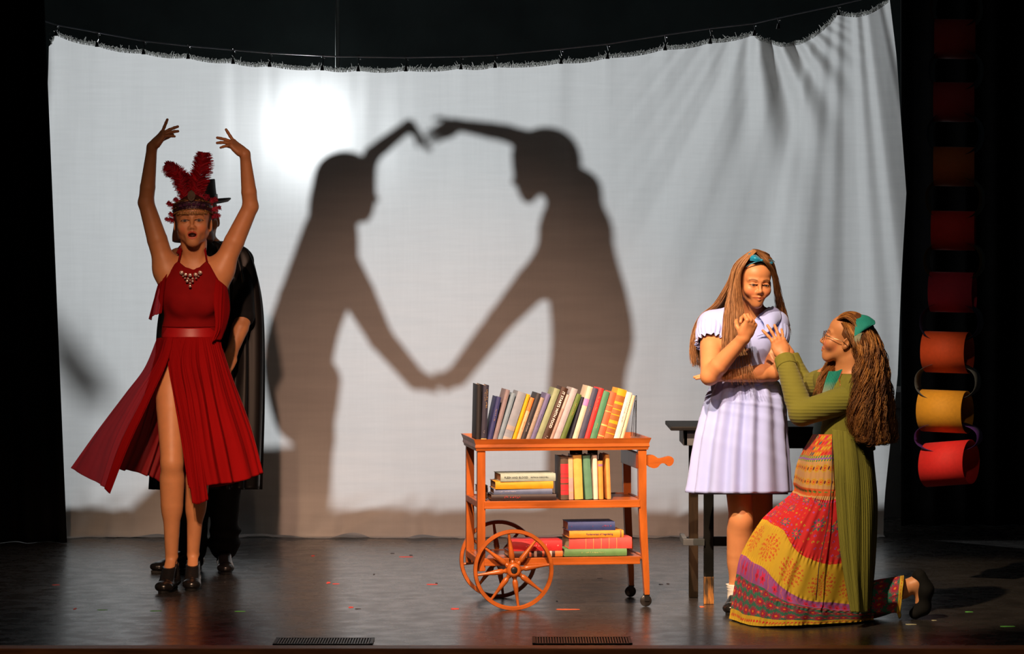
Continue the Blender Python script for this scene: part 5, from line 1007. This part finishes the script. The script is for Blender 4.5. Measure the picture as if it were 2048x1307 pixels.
# ---- the kneeling girl
def pattern(U, R):                                       # U metres round the skirt, R row number (0 waist .. 7 hem); printed cotton tiers
    red, yel, grn, mag, pur, org, tan, teal, dk = [np.array(c)*.78 for c in ((.66, .012, .018), (.66, .42, .02), (.03, .16, .11), (.66, .015, .10), (.34, .08, .32), (.72, .14, .02), (.62, .34, .13), (.05, .14, .16), (.14, .01, .03))]
    C = np.zeros(U.shape+(3,)); rg = np.random.default_rng(4)
    def put(m, c): C[m] = c
    def cells(u, v, su, sv, off=.5, jit=0):
        j = np.floor(v/sv); uu = u+off*su*(j % 2); i = np.floor(uu/su); return (uu/su-i-.5)*su, (v/sv-j-.5)*sv, i, j
    T = R.copy()*.1                                      # row scale to metres
    def band(a, b): return (R >= a) & (R < b)
    h = lambda i, j, k=0: np.abs(np.sin(i*12.9898+j*78.233+k*37.7)*43758.5453) % 1
    # 0-1: small dense florals
    m = band(-1, 1.0); put(m, org*.95)
    x, y, i, j = cells(U, R*.065, .013, .013); rr = np.hypot(x, y); q = h(i, j)
    for lo, hi_, c in ((0, .35, yel), (.35, .6, red), (.6, .8, teal), (.8, 1, mag)): put(m & (rr < .0048) & (q >= lo) & (q < hi_), c)
    mm = band(.78, 1.0); put(mm, grn*1.3); put(mm & (np.sin(U*520) > .1), yel); put(mm & (np.abs(R-.9) < .03), np.array((.25, .1, .4)))
    # 1-2: tan with ochre medallions
    m = band(1.0, 2.0); put(m, tan); x, y, i, j = cells(U, (R-1)*.10, .034, .05, 0); rr = np.hypot(x, y); a = np.arctan2(y, x)
    put(m & (rr < .0145*(1+.18*np.sin(8*a))), yel*.95); put(m & (rr < .010) & (rr > .007), org); put(m & (rr < .004), red)
    x, y, i, j = cells(U+.017, (R-1)*.10, .034, .05, 0); put(m & (np.hypot(x, y*.6) < .004), dk)
    # 2-3: orange border with green discs
    m = band(2.0, 3.0); put(m, org*.9); x, y, i, j = cells(U, (R-2)*.05+.0, .027, .05, 0); rr = np.hypot(x, y); put(m & (rr < .0125), red); put(m & (rr < .0105), yel*.9); put(m & (rr < .0085), np.array((.10, .16, .03))); put(m & ((R > 2.9) | (R < 2.07)), tan)
    # 3-4: red with scattered flowers
    m = band(3.0, 4.0); put(m, red); v = (R-3)*.24
    x, y, i, j = cells(U, v, .022, .022); q = h(i, j, 1); a = np.arctan2(y, x); rr = np.hypot(x-.004*(h(i, j, 2)-.5), y-.004*(h(i, j, 3)-.5)); pet = .0042*(1+.35*np.cos(5*a))
    put(m & (q < .28) & (rr < pet), np.array((.35, .06, .35))); put(m & (q > .78) & (rr < pet), yel*.9); put(m & (q > .5) & (q < .68) & (rr < pet*.8), org); put(m & (rr < .0014) & ((q < .28) | (q > .78)), dk)
    x, y, i, j = cells(U, v+.02, .085, .085); q = h(i, j, 5); a = np.arctan2(y, x); rr = np.hypot(x, y); big = .027*(.72+.28*np.cos(8*a)); mk = m & (q > .25)
    put(mk & (rr < big), teal); put(mk & (rr < .013), mag); put(mk & (rr < .006), yel); put(mk & (rr < .003), dk)
    # 4-5: yellow with red medallions of blossoms
    m = band(4.0, 5.0); put(m, yel); v = (R-4)*.24-.12; x, y, i, j = cells(U+.02, v+.5, .16, 1.0, 0); y = v; y2 = y*.78; rr = np.hypot(x, y2); a = np.arctan2(y2, x)
    dot = np.zeros(U.shape, bool)
    for R0, n, rd in ((.013, 6, .0055), (.030, 9, .0065), (.046, 13, .0075), (.060, 16, .0050)):
        k = np.round(a/(2*PI/n)+.3*(n % 2)); aa = (k-.3*(n % 2))*2*PI/n; dx, dy = x-R0*np.cos(aa), y2-R0*np.sin(aa); r2 = np.hypot(dx, dy); a2 = np.arctan2(dy, dx); dot |= (r2 < rd*(.75+.3*np.cos(5*a2))) & (r2 > .0016)
    put(m & dot, red*.95); put(m & (np.abs(rr-.0215) < .0012) & (np.sin(14*a) > -.2), red*.9); put(m & (rr < .0035), red); put(m & (np.abs(rr-.038) < .0011) & (np.sin(18*a) > 0), red*.9)
    # 5-5.8 purple band, 5.8-7 green with magenta mandalas, yellow hem
    m = band(5.0, 5.7); put(m, pur); x, y, i, j = cells(U, (R-5)*.06, .040, .042, 0); rr = np.hypot(x, y); a = np.arctan2(y, x); q = h(i, j, 7)
    put(m & (rr < .017*(.8+.2*np.cos(6*a))) & (q > .3), mag); put(m & (rr < .005) & (q > .3), red*.5); put(m & (np.abs(x-.006*np.sin(y*160)) < .0016) & (q < .3), org)
    m = band(5.7, 9); put(m, grn); v = (R-5.7)*.165; x, y, i, j = cells(U, v, .066, .058); rr = np.hypot(x, y); a = np.arctan2(y, x)
    put(m & (rr < .029*(.88+.12*np.cos(12*a))), mag*.62); put(m & (rr < .0225) & (rr > .0185) & (np.sin(12*a) > -.3), grn*.8); put(m & (rr < .0150*(.85+.15*np.cos(8*a))), dk*1.5); put(m & (rr < .0115*(.8+.2*np.cos(8*a))), red); put(m & (rr < .0058), org); put(m & (rr < .0028), yel)
    x, y, i, j = cells(U+.033, v, .066, .058); rr = np.hypot(x, y); a = np.arctan2(y, x); put(m & (rr < .0105*(.8+.2*np.cos(5*a))), mag); put(m & (rr < .003), yel)
    m = (R > 6.72); put(m, yel); x, y, i, j = cells(U, (R-6.72)*.1, .016, .03, 0); put(m & (np.hypot(x, y) < .0045), red)
    return C
def kneeling_girl():
    Y = 13.6; w = lambda x, y, d=0: W(x, y, Y+d); s = Y/F
    root = empty('person', (w(1640, 1240)[0], Y, 0), 'person kneeling in an olive cardigan and a bright patchwork print skirt, with wavy brown hair', 'person')
    HM = head_matrix(w(1694, 681, .0), yaw=-PI/2-.22, pitch=.24, roll=0, sc=1.0); Dp = V(0, 1, 0)
    pel, wai, che, nb = w(1686, 935, .05), w(1682, 868, .04), w(1692, 800, .03), w(1699, 748, .03)
    sn, sf = w(1722, 790, -.12), w(1660, 760, .18)
    torso = [cn(pel, wai, .16, .125, .05, .72, Dp), cn(wai, che, .125, .145, .05, .72, Dp), cn(che, nb, .135, .06, .05, .62, Dp), el(w(1660, 815, -.02), (.045, .05, .05), k=.03), el(w(1655, 812, .09), (.045, .05, .05), k=.03)]
    neck = [cn(nb, hl(HM, 0, .022, -.07), .052, .050, .03), cn(nb, sn, .045, .052, .05), cn(nb, sf, .045, .052, .05)]
    en, wn = w(1603, 826, -.10), w(1567, 712, .10); ef, wf = w(1606, 776, .30), w(1580, 716, .34)
    A = arm(sn, en, wn, (.052, .042, .042, .028))+arm(sf, ef, wf, (.052, .042, .042, .028))
    hn = hand(wn, (-.32, .10, .95), (-.30, .92, -.1), -1, [(.16, .12, .08), (.14, .12, .1), (.14, .14, .1), (.2, .2, .1)], thumb=(.5, .2, .4), spread=.38, sc=.93, rf=.0080, tb=(-.45, .9, .1))
    hf = hand(wf, (-.5, -.2, .8), (-.6, -.6, 0), 1, [(.5, .5, .3)]*4, sc=.9)
    kf, af, tf = w(1578, 1078, -.02), w(1545, 1190, -.03), w(1512, 1222, -.03); tf[2] = .03; af[2] = .08
    kb, ab, tb_ = w(1705, 1208, .0), w(1805, 1178, .05), w(1838, 1200, .06)
    legs = leg(w(1680, 965, .0), kf, af, (.075, .055, .036), back=V(1, 0, 0))+leg(w(1690, 960, .12), kb, ab, (.085, .06, .036), back=V(.2, 0, 1))
    ft = foot(af, tf)+[cn(ab, w(1832, 1165, .05), .036, .032, .02), cn(w(1832, 1165, .05), w(1842, 1205, .06), .032, .026, .02, .7, Dp), cn(w(1842, 1205, .06), w(1832, 1222, .06), .028, .02, .02, .7, Dp)]
    prims = torso+neck+A+hn+hf+legs+ft+head(HM, 'smile', nose=1.03, jaw=.95)
    make_body('body', prims, [(*box_of(hl(HM, 0, 0, 0), .135), .0022), (*box_of(wn+V(-.03, 0, .09), .09), .0026)], root,
              lambda v, c: paint_head(v, c, HM, 'smile', lip=(.6, .08, .07), brow=(.25, .1, .04), cheek=(.85, .15, .12)))
    shoe('shoe', af, tf, root, M_leather)
    bodice_field('raised_shoe', [cn(w(1838, 1152, .05), w(1850, 1178, .05), .030, .036, .02, .8, Dp), cn(w(1850, 1178, .05), w(1846, 1214, .06), .034, .030, .02, .75, Dp), cn(w(1846, 1214, .06), w(1830, 1226, .06), .030, .022, .02, .8, Dp)], .008, lambda X, Yy, Z: (.002-Z)+0*X+0*Yy, mat('matte_black_suede', (.008, .008, .008), .8, noise=.2, spec=.1), root)
    M_pr = mat('printed_cotton_tiers', (1, 1, 1), .85, attr='col', noise=.05, bump=.04, bscale=250)
    # skirt: rows of points, front arc left to right then the back arc
    rows = [[(1626, 868, .02), (1640, 868, -.09), (1665, 868, -.12), (1715, 870, -.06)], [(1597, 920, .03), (1620, 922, -.13), (1662, 922, -.17), (1735, 922, -.06)], [(1588, 962, .03), (1612, 972, -.15), (1662, 976, -.19), (1738, 968, -.06)], [(1586, 985, .03), (1612, 993, -.16), (1660, 998, -.20), (1742, 990, -.06)],
            [(1527, 1038, .03), (1562, 1058, -.19), (1622, 1120, -.24), (1744, 1122, -.06)], [(1484, 1108, .03), (1528, 1138, -.21), (1602, 1196, -.26), (1744, 1206, -.06)], [(1472, 1165, .03), (1520, 1190, -.22), (1604, 1216, -.27), (1744, 1224, -.06)], [(1461, 1246, .03), (1510, 1251, -.22), (1602, 1249, -.27), (1742, 1240, -.06)]]
    Rw = []
    for r in rows:
        f = [w(*p) for p in r]; Lx, Rx = r[0], r[-1]; bk = [w(Rx[0]-(Rx[0]-Lx[0])*t, Rx[1]+(Lx[1]-Rx[1])*t-6, .20) for t in (.15, .5, .85)]
        f += bk; 
        for p in f: p[2] = max(p[2], .006)
        Rw.append(f)
    nu, nv = 1100, 560
    def dsp(u, v):
        a = (.002+.012*v)*(.25*np.sin(2*PI*19*u+6*vnoise(u*7, 31)+2*v)+.8*vnoise(u*26+v*2.5, 32)+.3*vnoise(u*60+v*4, 33)); a += .004*np.exp(-((v*7-np.round(v*7))/.10)**2)*np.sin(2*PI*90*u)*(v > .3)*.5
        return a
    G = loft(Rw, nu, nv, True, disp=dsp)
    G[..., 2] = np.maximum(G[..., 2], .003); uu = np.cumsum(np.linalg.norm(np.diff(G, axis=1, prepend=G[:, :1]), axis=2), 1); Rr = np.linspace(0, 7, nv)[:, None]+0*uu
    # around the waist the tiers hang straighter, so measure U from one side
    cols = pattern(uu*(1+0*Rr), Rr+.02*np.sin(uu*30))
    sk = gridobj('tiered_skirt', G, M_pr, root, True, cols, thick=0)
    MB().tube([w(1665, 868, -.14), w(1664, 960, -.205), w(1655, 1050, -.235), w(1638, 1130, -.27), (w(1632, 1200, -.285))], .0022, 6).build('skirt_cord', mat('dark_cord', (.04, .02, .02), .8, noise=.1), sk, True)
    # the end of the skirt over the rear shin
    R2 = []
    for x, yt, yb in ((1722, 1165, 1238), (1745, 1160, 1238), (1775, 1154, 1232), (1797, 1150, 1226), (1804, 1150, 1236)):
        R2.append([w(x+4*math.sin(a), (yt+yb)/2-(yb-yt)/2*math.sin(a), .05-.11*math.cos(a)) for a in np.linspace(0, 2*PI, 17)[:-1]])
    G2 = loft(R2, 300, 180, True, disp=lambda u, v: .006*vnoise(u*18+v*3, 41)); G2[..., 2] = np.maximum(G2[..., 2], .003); u2 = np.cumsum(np.linalg.norm(np.diff(G2, axis=1, prepend=G2[:, :1]), axis=2), 1)
    gridobj('skirt_end', G2, M_pr, root, True, pattern(u2, np.linspace(5.75, 7.05, 180)[:, None]+0*u2), thick=0)
    # cardigan
    M_ol = mat('olive_ribbed_knit', (.17, .165, .02), .95, noise=.12, nscale=10, sheen=.1)
    nt = M_ol.node_tree; wv = nt.nodes.new('ShaderNodeTexWave'); wv.bands_direction = 'Z'; wv.inputs['Scale'].default_value = 22; wv.inputs['Distortion'].default_value = 1.2; wv.inputs['Detail Scale'].default_value = .3
    tcn = nt.nodes.new('ShaderNodeTexCoord'); bp = nt.nodes.new('ShaderNodeBump'); bp.inputs['Strength'].default_value = .28; bp.inputs['Distance'].default_value = .004
    nt.links.new(tcn.outputs['Object'], wv.inputs['Vector']); nt.links.new(wv.outputs['Fac'], bp.inputs['Height']); nt.links.new(bp.outputs[0], nt.nodes['Principled BSDF'].inputs['Normal'])
    M_ol2 = mat('olive_knit', (.17, .165, .02), .95, noise=.12, nscale=10, bump=.2, bscale=120, stretch=(6, 6, .4))
    wn2 = wn-(wn-en)*.06; wf2 = wf
    def keepc(X, Yy, Z): return np.maximum(np.maximum((EYE+(HOR-885)*s)-Z, -( (X/s+1024)-(1652+0*X) )*s*.6 - np.abs(Yy-(Y+.03))*0 - .0 if False else -9+0*X), Z-(EYE+(HOR-742)*s))+0*Yy
    tor = [cn(wai, che, .130, .148, .05, .74, Dp), cn(che, nb, .140, .07, .05, .68, Dp), cn(nb, sn, .05, .058, .05), cn(nb, sf, .05, .058, .05), cn(wai, w(1690, 905, .04), .130, .155, .05, .74, Dp)]
    cd = bodice_field('cardigan', tor, .018, lambda X, Yy, Z: np.maximum(np.maximum((EYE+(HOR-900)*s)-Z, Z-(EYE+(HOR-746)*s)), np.minimum((1664-(X/s+1024))*s, .085-np.abs(Yy-(Y+.03))*1.0)), M_ol2, root, .006)
    for sh, e_, wr_, m_ in ((sn, en, wn2, M_ol), (sf, ef, wf2, M_ol)):
        fold_ = [el(e_+V(.01, -.02, .015), (.05, .03, .018), k=.02)]
        fd = Field(arm(sh, e_, wr_, (.062, .055, .054, .040), k=.03)+fold_, .005); fd.clip(lambda X, Yy, Z: ((X-wr_[0])*unit(wr_-e_)[0]+(Yy-wr_[1])*unit(wr_-e_)[1]+(Z-wr_[2])*unit(wr_-e_)[2])); v, f = fd.mesh(); v = relax(v, f, 2, .4); sv = meshobj('sleeve', v, f, m_, cd)
        d = unit(wr_-e_); ax = unit(np.cross(d, V(0, 1, 0))); b = np.cross(ax, d)
        gridobj('ribbed_cuff', loft([[wr_+d*t+(ax*math.cos(q)+b*math.sin(q))*r for q in np.linspace(0, 2*PI, 17)[:-1]] for t, r in ((-.045, .044), (-.01, .043), (.006, .042), (.004, .036))], 144, 20, True, disp=lambda u, v: .0012*np.sin(2*PI*44*u)), M_ol2, sv, True)
    rows = [[(1664, 858, -.15), (1690, 862, -.17), (1722, 868, -.12), (1742, 872, .0), (1738, 872, .14)], [(1668, 920, -.21), (1695, 925, -.22), (1735, 930, -.15), (1748, 935, .02), (1742, 930, .2)], [(1672, 1000, -.235), (1700, 1005, -.25), (1740, 1010, -.18), (1752, 1012, .02), (1748, 1010, .22)],
            [(1682, 1110, -.26), (1706, 1115, -.27), (1738, 1118, -.2), (1748, 1115, .02), (1745, 1110, .22)], [(1702, 1222, -.27), (1715, 1224, -.28), (1733, 1222, -.2), (1740, 1212, -.1), (1738, 1200, .1)]]
    gridobj('cardigan_skirt', loft([[w(*p) for p in r] for r in rows], 160, 130, disp=lambda u, v: .012*v*vnoise(u*9+v, 51)+.0022*np.sin(2*PI*46*u)*np.clip(v*3-.4, 0, 1)+.004*vnoise(u*22+v*.8, 52)), M_ol2, cd, thick=.004)
    bodice_field('green_waistband', [cn(w(1682, 892, .04), wai, .150, .125, .05, .8, Dp), cn(wai, w(1690, 840, .03), .125, .13, .05, .8, Dp)], .010, lambda X, Yy, Z: np.maximum((EYE+(HOR-895)*s)-Z, Z-(EYE+(HOR-838)*s))+0*X+0*Yy, mat('deep_green_cloth', (.02, .14, .06), .7, noise=.15, bump=.1, bscale=30, stretch=(1, 1, 8)), root)
    # ribbed scarf at the chest
    G = loft([[w(1658, 742, -.075), w(1672, 742, -.08), w(1684, 738, -.07)], [w(1650, 765, -.08), w(1663, 766, -.095), w(1676, 764, -.085)], [w(1642, 795, -.085), w(1654, 796, -.10), w(1665, 795, -.09)]], 60, 60, disp=lambda u, v: .0025*np.sin(2*PI*9*u))
    vv = np.linspace(0, 1, 60)[:, None, None]; gc = np.array((.01, .25, .20))*(1-np.clip(vv*1.6-.7, 0, 1))+np.array((.42, .36, .28))*np.clip(vv*1.6-.7, 0, 1)+np.zeros((60, 60, 3))
    gridobj('ribbed_scarf', G, mat('teal_fade_knit', (1, 1, 1), .9, attr='col', noise=.1), root, False, gc, .004)
    MB().tube([w(1684, 742, -.085), w(1678, 757, -.10), w(1681, 768, -.11)], .0015, 5).lathe([(.0001, -.006), (.004, 0), (.0001, .006)], Matrix.Translation(Vector(w(1681, 770, -.115))), 8).build('red_pendant', mat('red_bead', (.5, .01, .03), .2, noise=.1), root, True)
    # glasses
    gl = MB(); 
    for sx in (-1, 1): gl.tube([hl(HM, sx*.033+.023*math.cos(t), -.103+.004*abs(math.cos(t)), -.002+.021*math.sin(t)) for t in np.linspace(0, 2*PI, 25)], .0013, 6)
    gl.tube([hl(HM, -.010, -.104, .003), hl(HM, 0, -.107, .006), hl(HM, .010, -.104, .003)], .0013, 6)
    M_fr = mat('thin_brown_metal_frame', (.16, .06, .04), .25, .7, noise=.1); gs = gl.build('glasses', M_fr, root, True)
    M_tm = mat('gold_temple', (.75, .5, .3), .25, .8, noise=.1)
    for sx in (-1, 1): MB().tube([hl(HM, sx*.057, -.098, .003), hl(HM, sx*.078, -.06, .001), hl(HM, sx*.086, -.01, -.001), hl(HM, sx*.084, .012, -.012)], .0014, 6).build('temple_arm', M_tm, gs, True)
    # hair
    hc_ = [(.32, .125, .03), (.20, .07, .018), (.50, .22, .055), (.11, .035, .010)]
    hr = cap('hair', HM, root, (.15, .055, .02), lambda x, y, z: np.where(y > .002, -z-.07, .066-z-.0*x-.9*(y+.07))+0*x, inf=.005)
    K0 = [[(1670, 646, .0), (1679, 638, -.05), (1694, 636, -.085), (1711, 652, -.105), (1722, 680, -.11), (1724, 715, -.13), (1722, 760, -.17)], [(1670, 643, .03), (1683, 629, .02), (1702, 625, -.01), (1722, 640, -.05), (1736, 665, -.09), (1742, 700, -.11), (1744, 750, -.14)], [(1672, 641, .06), (1687, 628, .06), (1706, 624, .05), (1732, 638, .02), (1752, 668, -.02), (1762, 700, -.04), (1768, 750, -.07)]]
    hair_strands('wavy_hair', K0, 1300, .0019, hc_, hr, Y, .004, (.003, 2.5, 14), seed=12, k=30, ends=.2)
    K = [[(1681, 640, -.03), (1690, 656, -.085), (1702, 682, -.105), (1716, 706, -.11), (1716, 745, -.15), (1708, 790, -.19), (1702, 835, -.21), (1706, 872, -.21)],
         [(1690, 634, -.02), (1708, 652, -.09), (1722, 690, -.12), (1727, 725, -.14), (1727, 770, -.18), (1722, 820, -.21), (1722, 880, -.21)],
         [(1702, 631, -.01), (1728, 652, -.08), (1742, 690, -.10), (1748, 730, -.13), (1750, 780, -.16), (1750, 830, -.18), (1752, 885, -.18)],
         [(1712, 632, .0), (1742, 655, -.04), (1760, 690, -.05), (1768, 730, -.06), (1772, 780, -.08), (1778, 830, -.08), (1782, 880, -.08)],
         [(1714, 633, .03), (1744, 656, .03), (1764, 700, .03), (1771, 740, .03), (1777, 785, .02), (1784, 830, .02), (1788, 872, .03)],
         [(1712, 633, .08), (1738, 656, .10), (1750, 700, .12), (1757, 740, .13), (1762, 785, .12), (1766, 830, .12), (1772, 870, .10)]]
    hair_strands('wavy_hair', [[*k] for k in [r if len(r) == 8 else [r[0], *r[1:], r[-1]] for r in K]], 3600, .0021, hc_, hr, Y, .0055, (.0120, 4.2, 8, 7), seed=8, k=40, ends=.18)
    K2 = [[(1684, 645, .06), (1672, 690, .13), (1662, 722, .08), (1650, 745, .0), (1640, 775, -.05), (1632, 800, -.06)], [(1690, 650, .08), (1690, 700, .12), (1672, 732, .06), (1660, 752, .0), (1650, 775, -.03), (1640, 800, -.06)]]
    hair_strands('wavy_hair', K2, 700, .0020, hc_, hr, Y, .005, (.009, 2.6, 30, 8), seed=9, k=30, ends=.3)
    # kerchief
    M_k = mat('teal_kerchief', (.01, .27, .24), .8, noise=.1, bump=.15, bscale=150); M_k2 = mat('grey_green_band', (.26, .28, .20), .85, noise=.2, bump=.1, bscale=60, stretch=(1, 8, 1))
    def onh(x, y, o=.016):
        C = w(1712, 688, .0); P = w(x, y); dx, dz = P[0]-C[0], P[2]-C[2]; return V(P[0], C[1]-math.sqrt(max(.118**2-dx*dx*1.0-dz*dz*.85, .0003))-o, P[2])
    kc = gridobj('kerchief', loft([[w(1713, 629, .03), onh(1722, 629, .004), onh(1735, 632, .006), onh(1748, 641, .008)], [onh(1708, 640), onh(1720, 642), onh(1734, 646), onh(1747, 647)], [onh(1704, 656), onh(1714, 656), onh(1726, 653), onh(1738, 650)], [onh(1702, 671), onh(1705, 669), onh(1709, 667), onh(1713, 664)]], 30, 30), M_k, hr, thick=.003)
    gridobj('kerchief_band', loft([[onh(1702, 668), onh(1710, 666), onh(1718, 663)], [onh(1702, 680), onh(1708, 680), onh(1714, 676)], [onh(1704, 694), onh(1708, 692), onh(1711, 689)]], 16, 24), M_k2, kc, thick=.002)
kneeling_girl()

# ---- the two performers whose shadows fall on the sheet
def Q(px, py, Yp):                                       # a place at distance Yp whose shadow from the lamp falls on the sheet at px,py
    S = W(px, py, YS); t = (LAMP[1]-Yp)/(LAMP[1]-YS); return LAMP+(S-LAMP)*t
M_dkc = mat('dark_costume_cloth', (.03, .03, .035), .9, noise=.2)
def shadow_left():
    Yp = 19.2; q = lambda x, y, d=0: Q(x, y, Yp+d); s = YS/F*(LAMP[1]-Yp)/(LAMP[1]-YS); X1 = V(1, 0, 0)
    root = empty('person', (q(620, 1000)[0], Yp, .72), 'person behind the sheet casting the left shadow, one arm arched up over the head', 'person')
    HM = head_matrix(q(698, 378), yaw=PI/2, pitch=-.12, sc=1.08)
    che, wai, pel = q(645, 500), q(612, 600), q(606, 700); sh, sh2 = q(668, 448), q(690, 520, .05)
    hl_ = [q(608, 760), q(640, 760)]; fl = .757
    k1, k2 = q(620, 880), q(640, 870); a1 = V(q(618, 1000)[0], Yp, fl+.09); a2 = V(q(636, 1000)[0], Yp+.05, fl+.09)
    prims = [cn(pel, wai, 46*s, 48*s, .05, .8, X1), cn(wai, che, 50*s, 46*s, .05, .8, X1), cn(che, sh, 44*s, 36*s, .05, .8, X1), cn(sh, hl(HM, 0, .02, -.07), 30*s, 30*s, .04), el(q(668, 352), (30*s, 34*s, 30*s), k=.02)]
    prims += arm(q(690, 430), q(745, 308, .02), q(818, 250), (24*s, 16*s, 16*s, 12*s))+hand(q(818, 250), (.62, 0, -.68), (-.6, 0, -.7), -1, [(.0, .1, .1), (.1, .1, .1), (.2, .2, .1), (.3, .3, .1)], sc=.8)
    prims += arm(q(678, 515, -.03), q(762, 676, -.03), q(832, 758), (36*s, 25*s, 24*s, 21*s))+hand(q(832, 758), (.9, 0, -.20), (0, .6, .8), 1, [(.9, 1.0, .5)]*4, sc=.8)
    prims += leg(hl_[0], k1, a1, (.08, .05, .035), back=V(-1, 0, 0))+leg(hl_[1], k2, a2, (.08, .05, .035), back=V(-1, 0, 0))+foot(a1, a1+V(.14, 0, -.065))+foot(a2, a2+V(.14, 0, -.065))+head(HM)
    make_body('body', prims, [], root, h=.0065)
    def ring(y, xl, xr, dep): cx = (xl+xr)/2; rx = (xr-xl)/2; return [q(cx+rx*math.cos(a), y, -dep*math.sin(a)) for a in np.linspace(0, 2*PI, 17)[:-1]]
    gridobj('long_dress', loft([ring(415, 628, 700, .10), ring(440, 612, 712, .11), ring(500, 590, 716, .13), ring(580, 562, 708, .14), ring(660, 536, 678, .16), ring(740, 528, 662, .18), ring(850, 555, 656, .2), ring(890, 592, 654, .19), ring(960, 600, 648, .17), ring(1030, 604, 644, .16)], 120, 60, True, disp=lambda u, v: .008*v*np.sin(2*PI*12*u)), M_dkc, root, True)
    cap('hair', HM, root, (.05, .03, .02), lambda x, y, z: np.where(y > -.02, -z-.12, .05-z)+0*x, inf=.016, extra=[el((0, .06, .0), (.07, .05, .08), k=.03), el((0, .075, -.08), (.06, .045, .08), k=.04)])
def shadow_right():
    Yp = 19.2; q = lambda x, y, d=0: Q(x, y, Yp+d); s = YS/F*(LAMP[1]-Yp)/(LAMP[1]-YS); X1 = V(1, 0, 0)
    root = empty('person', (q(1175, 1000)[0], Yp, .72), 'person behind the sheet casting the right shadow, leaning forward with arms stretched out', 'person')
    HM = head_matrix(q(1082, 335), yaw=-PI/2, pitch=-.25, sc=1.12)
    che, wai, pel = q(1152, 460), q(1168, 570), q(1182, 680); sh = q(1150, 380); fl = .757
    k1, k2 = q(1180, 850), q(1200, 850); a1 = V(q(1175, 1000)[0], Yp, fl+.09); a2 = V(q(1200, 1000)[0], Yp+.06, fl+.09)
    prims = [cn(pel, wai, 66*s, 60*s, .05, .8, X1), cn(wai, che, 62*s, 62*s, .05, .8, X1), cn(che, sh, 62*s, 44*s, .05, .8, X1), cn(sh, q(1110, 345), 42*s, 36*s, .05), cn(q(1130, 440), q(1120, 520), 30*s, 30*s, .05)]
    prims += arm(q(1105, 300, .0), q(1012, 266, .02), q(912, 249), (24*s, 17*s, 17*s, 12*s))+hand(q(912, 249), (-.85, 0, -.42), (0, 1, 0), 1, [(.2, .2, .2)]*4, sc=.85)
    prims += arm(q(1118, 510, -.03), q(1002, 640, -.03), q(915, 752), (36*s, 25*s, 24*s, 21*s))+hand(q(915, 752), (-.9, 0, -.28), (0, .6, .8), -1, [(.9, 1.0, .5)]*4, sc=.8)
    prims += leg(q(1160, 760), k1, a1, (.085, .055, .035), back=V(1, 0, 0))+leg(q(1200, 760, .05), k2, a2, (.085, .055, .035), back=V(1, 0, 0))+foot(a1, a1+V(-.14, 0, -.065))+foot(a2, a2+V(-.14, 0, -.065))+head(HM)
    make_body('body', prims, [], root, h=.0065)
    def ring(y, xl, xr, dep): cx = (xl+xr)/2; rx = (xr-xl)/2; return [q(cx+rx*math.cos(a), y, -dep*math.sin(a)) for a in np.linspace(0, 2*PI, 17)[:-1]]
    gridobj('loose_robe', loft([ring(300, 1090, 1132, .08), ring(350, 1090, 1172, .12), ring(430, 1096, 1212, .15), ring(520, 1092, 1232, .16), ring(600, 1102, 1254, .17), ring(680, 1108, 1264, .18), ring(770, 1102, 1246, .18), ring(900, 1098, 1254, .19), ring(1035, 1094, 1262, .2)], 120, 60, True, disp=lambda u, v: .010*v*np.sin(2*PI*11*u+2*vnoise(u*5))), M_dkc, root, True)
    cap('hair', HM, root, (.05, .03, .02), lambda x, y, z: np.where(y > -.03, -z-.12, .045-z)+0*x, inf=.016, extra=[el((0, .05, .01), (.07, .07, .09), k=.03)])
shadow_left(); shadow_right()
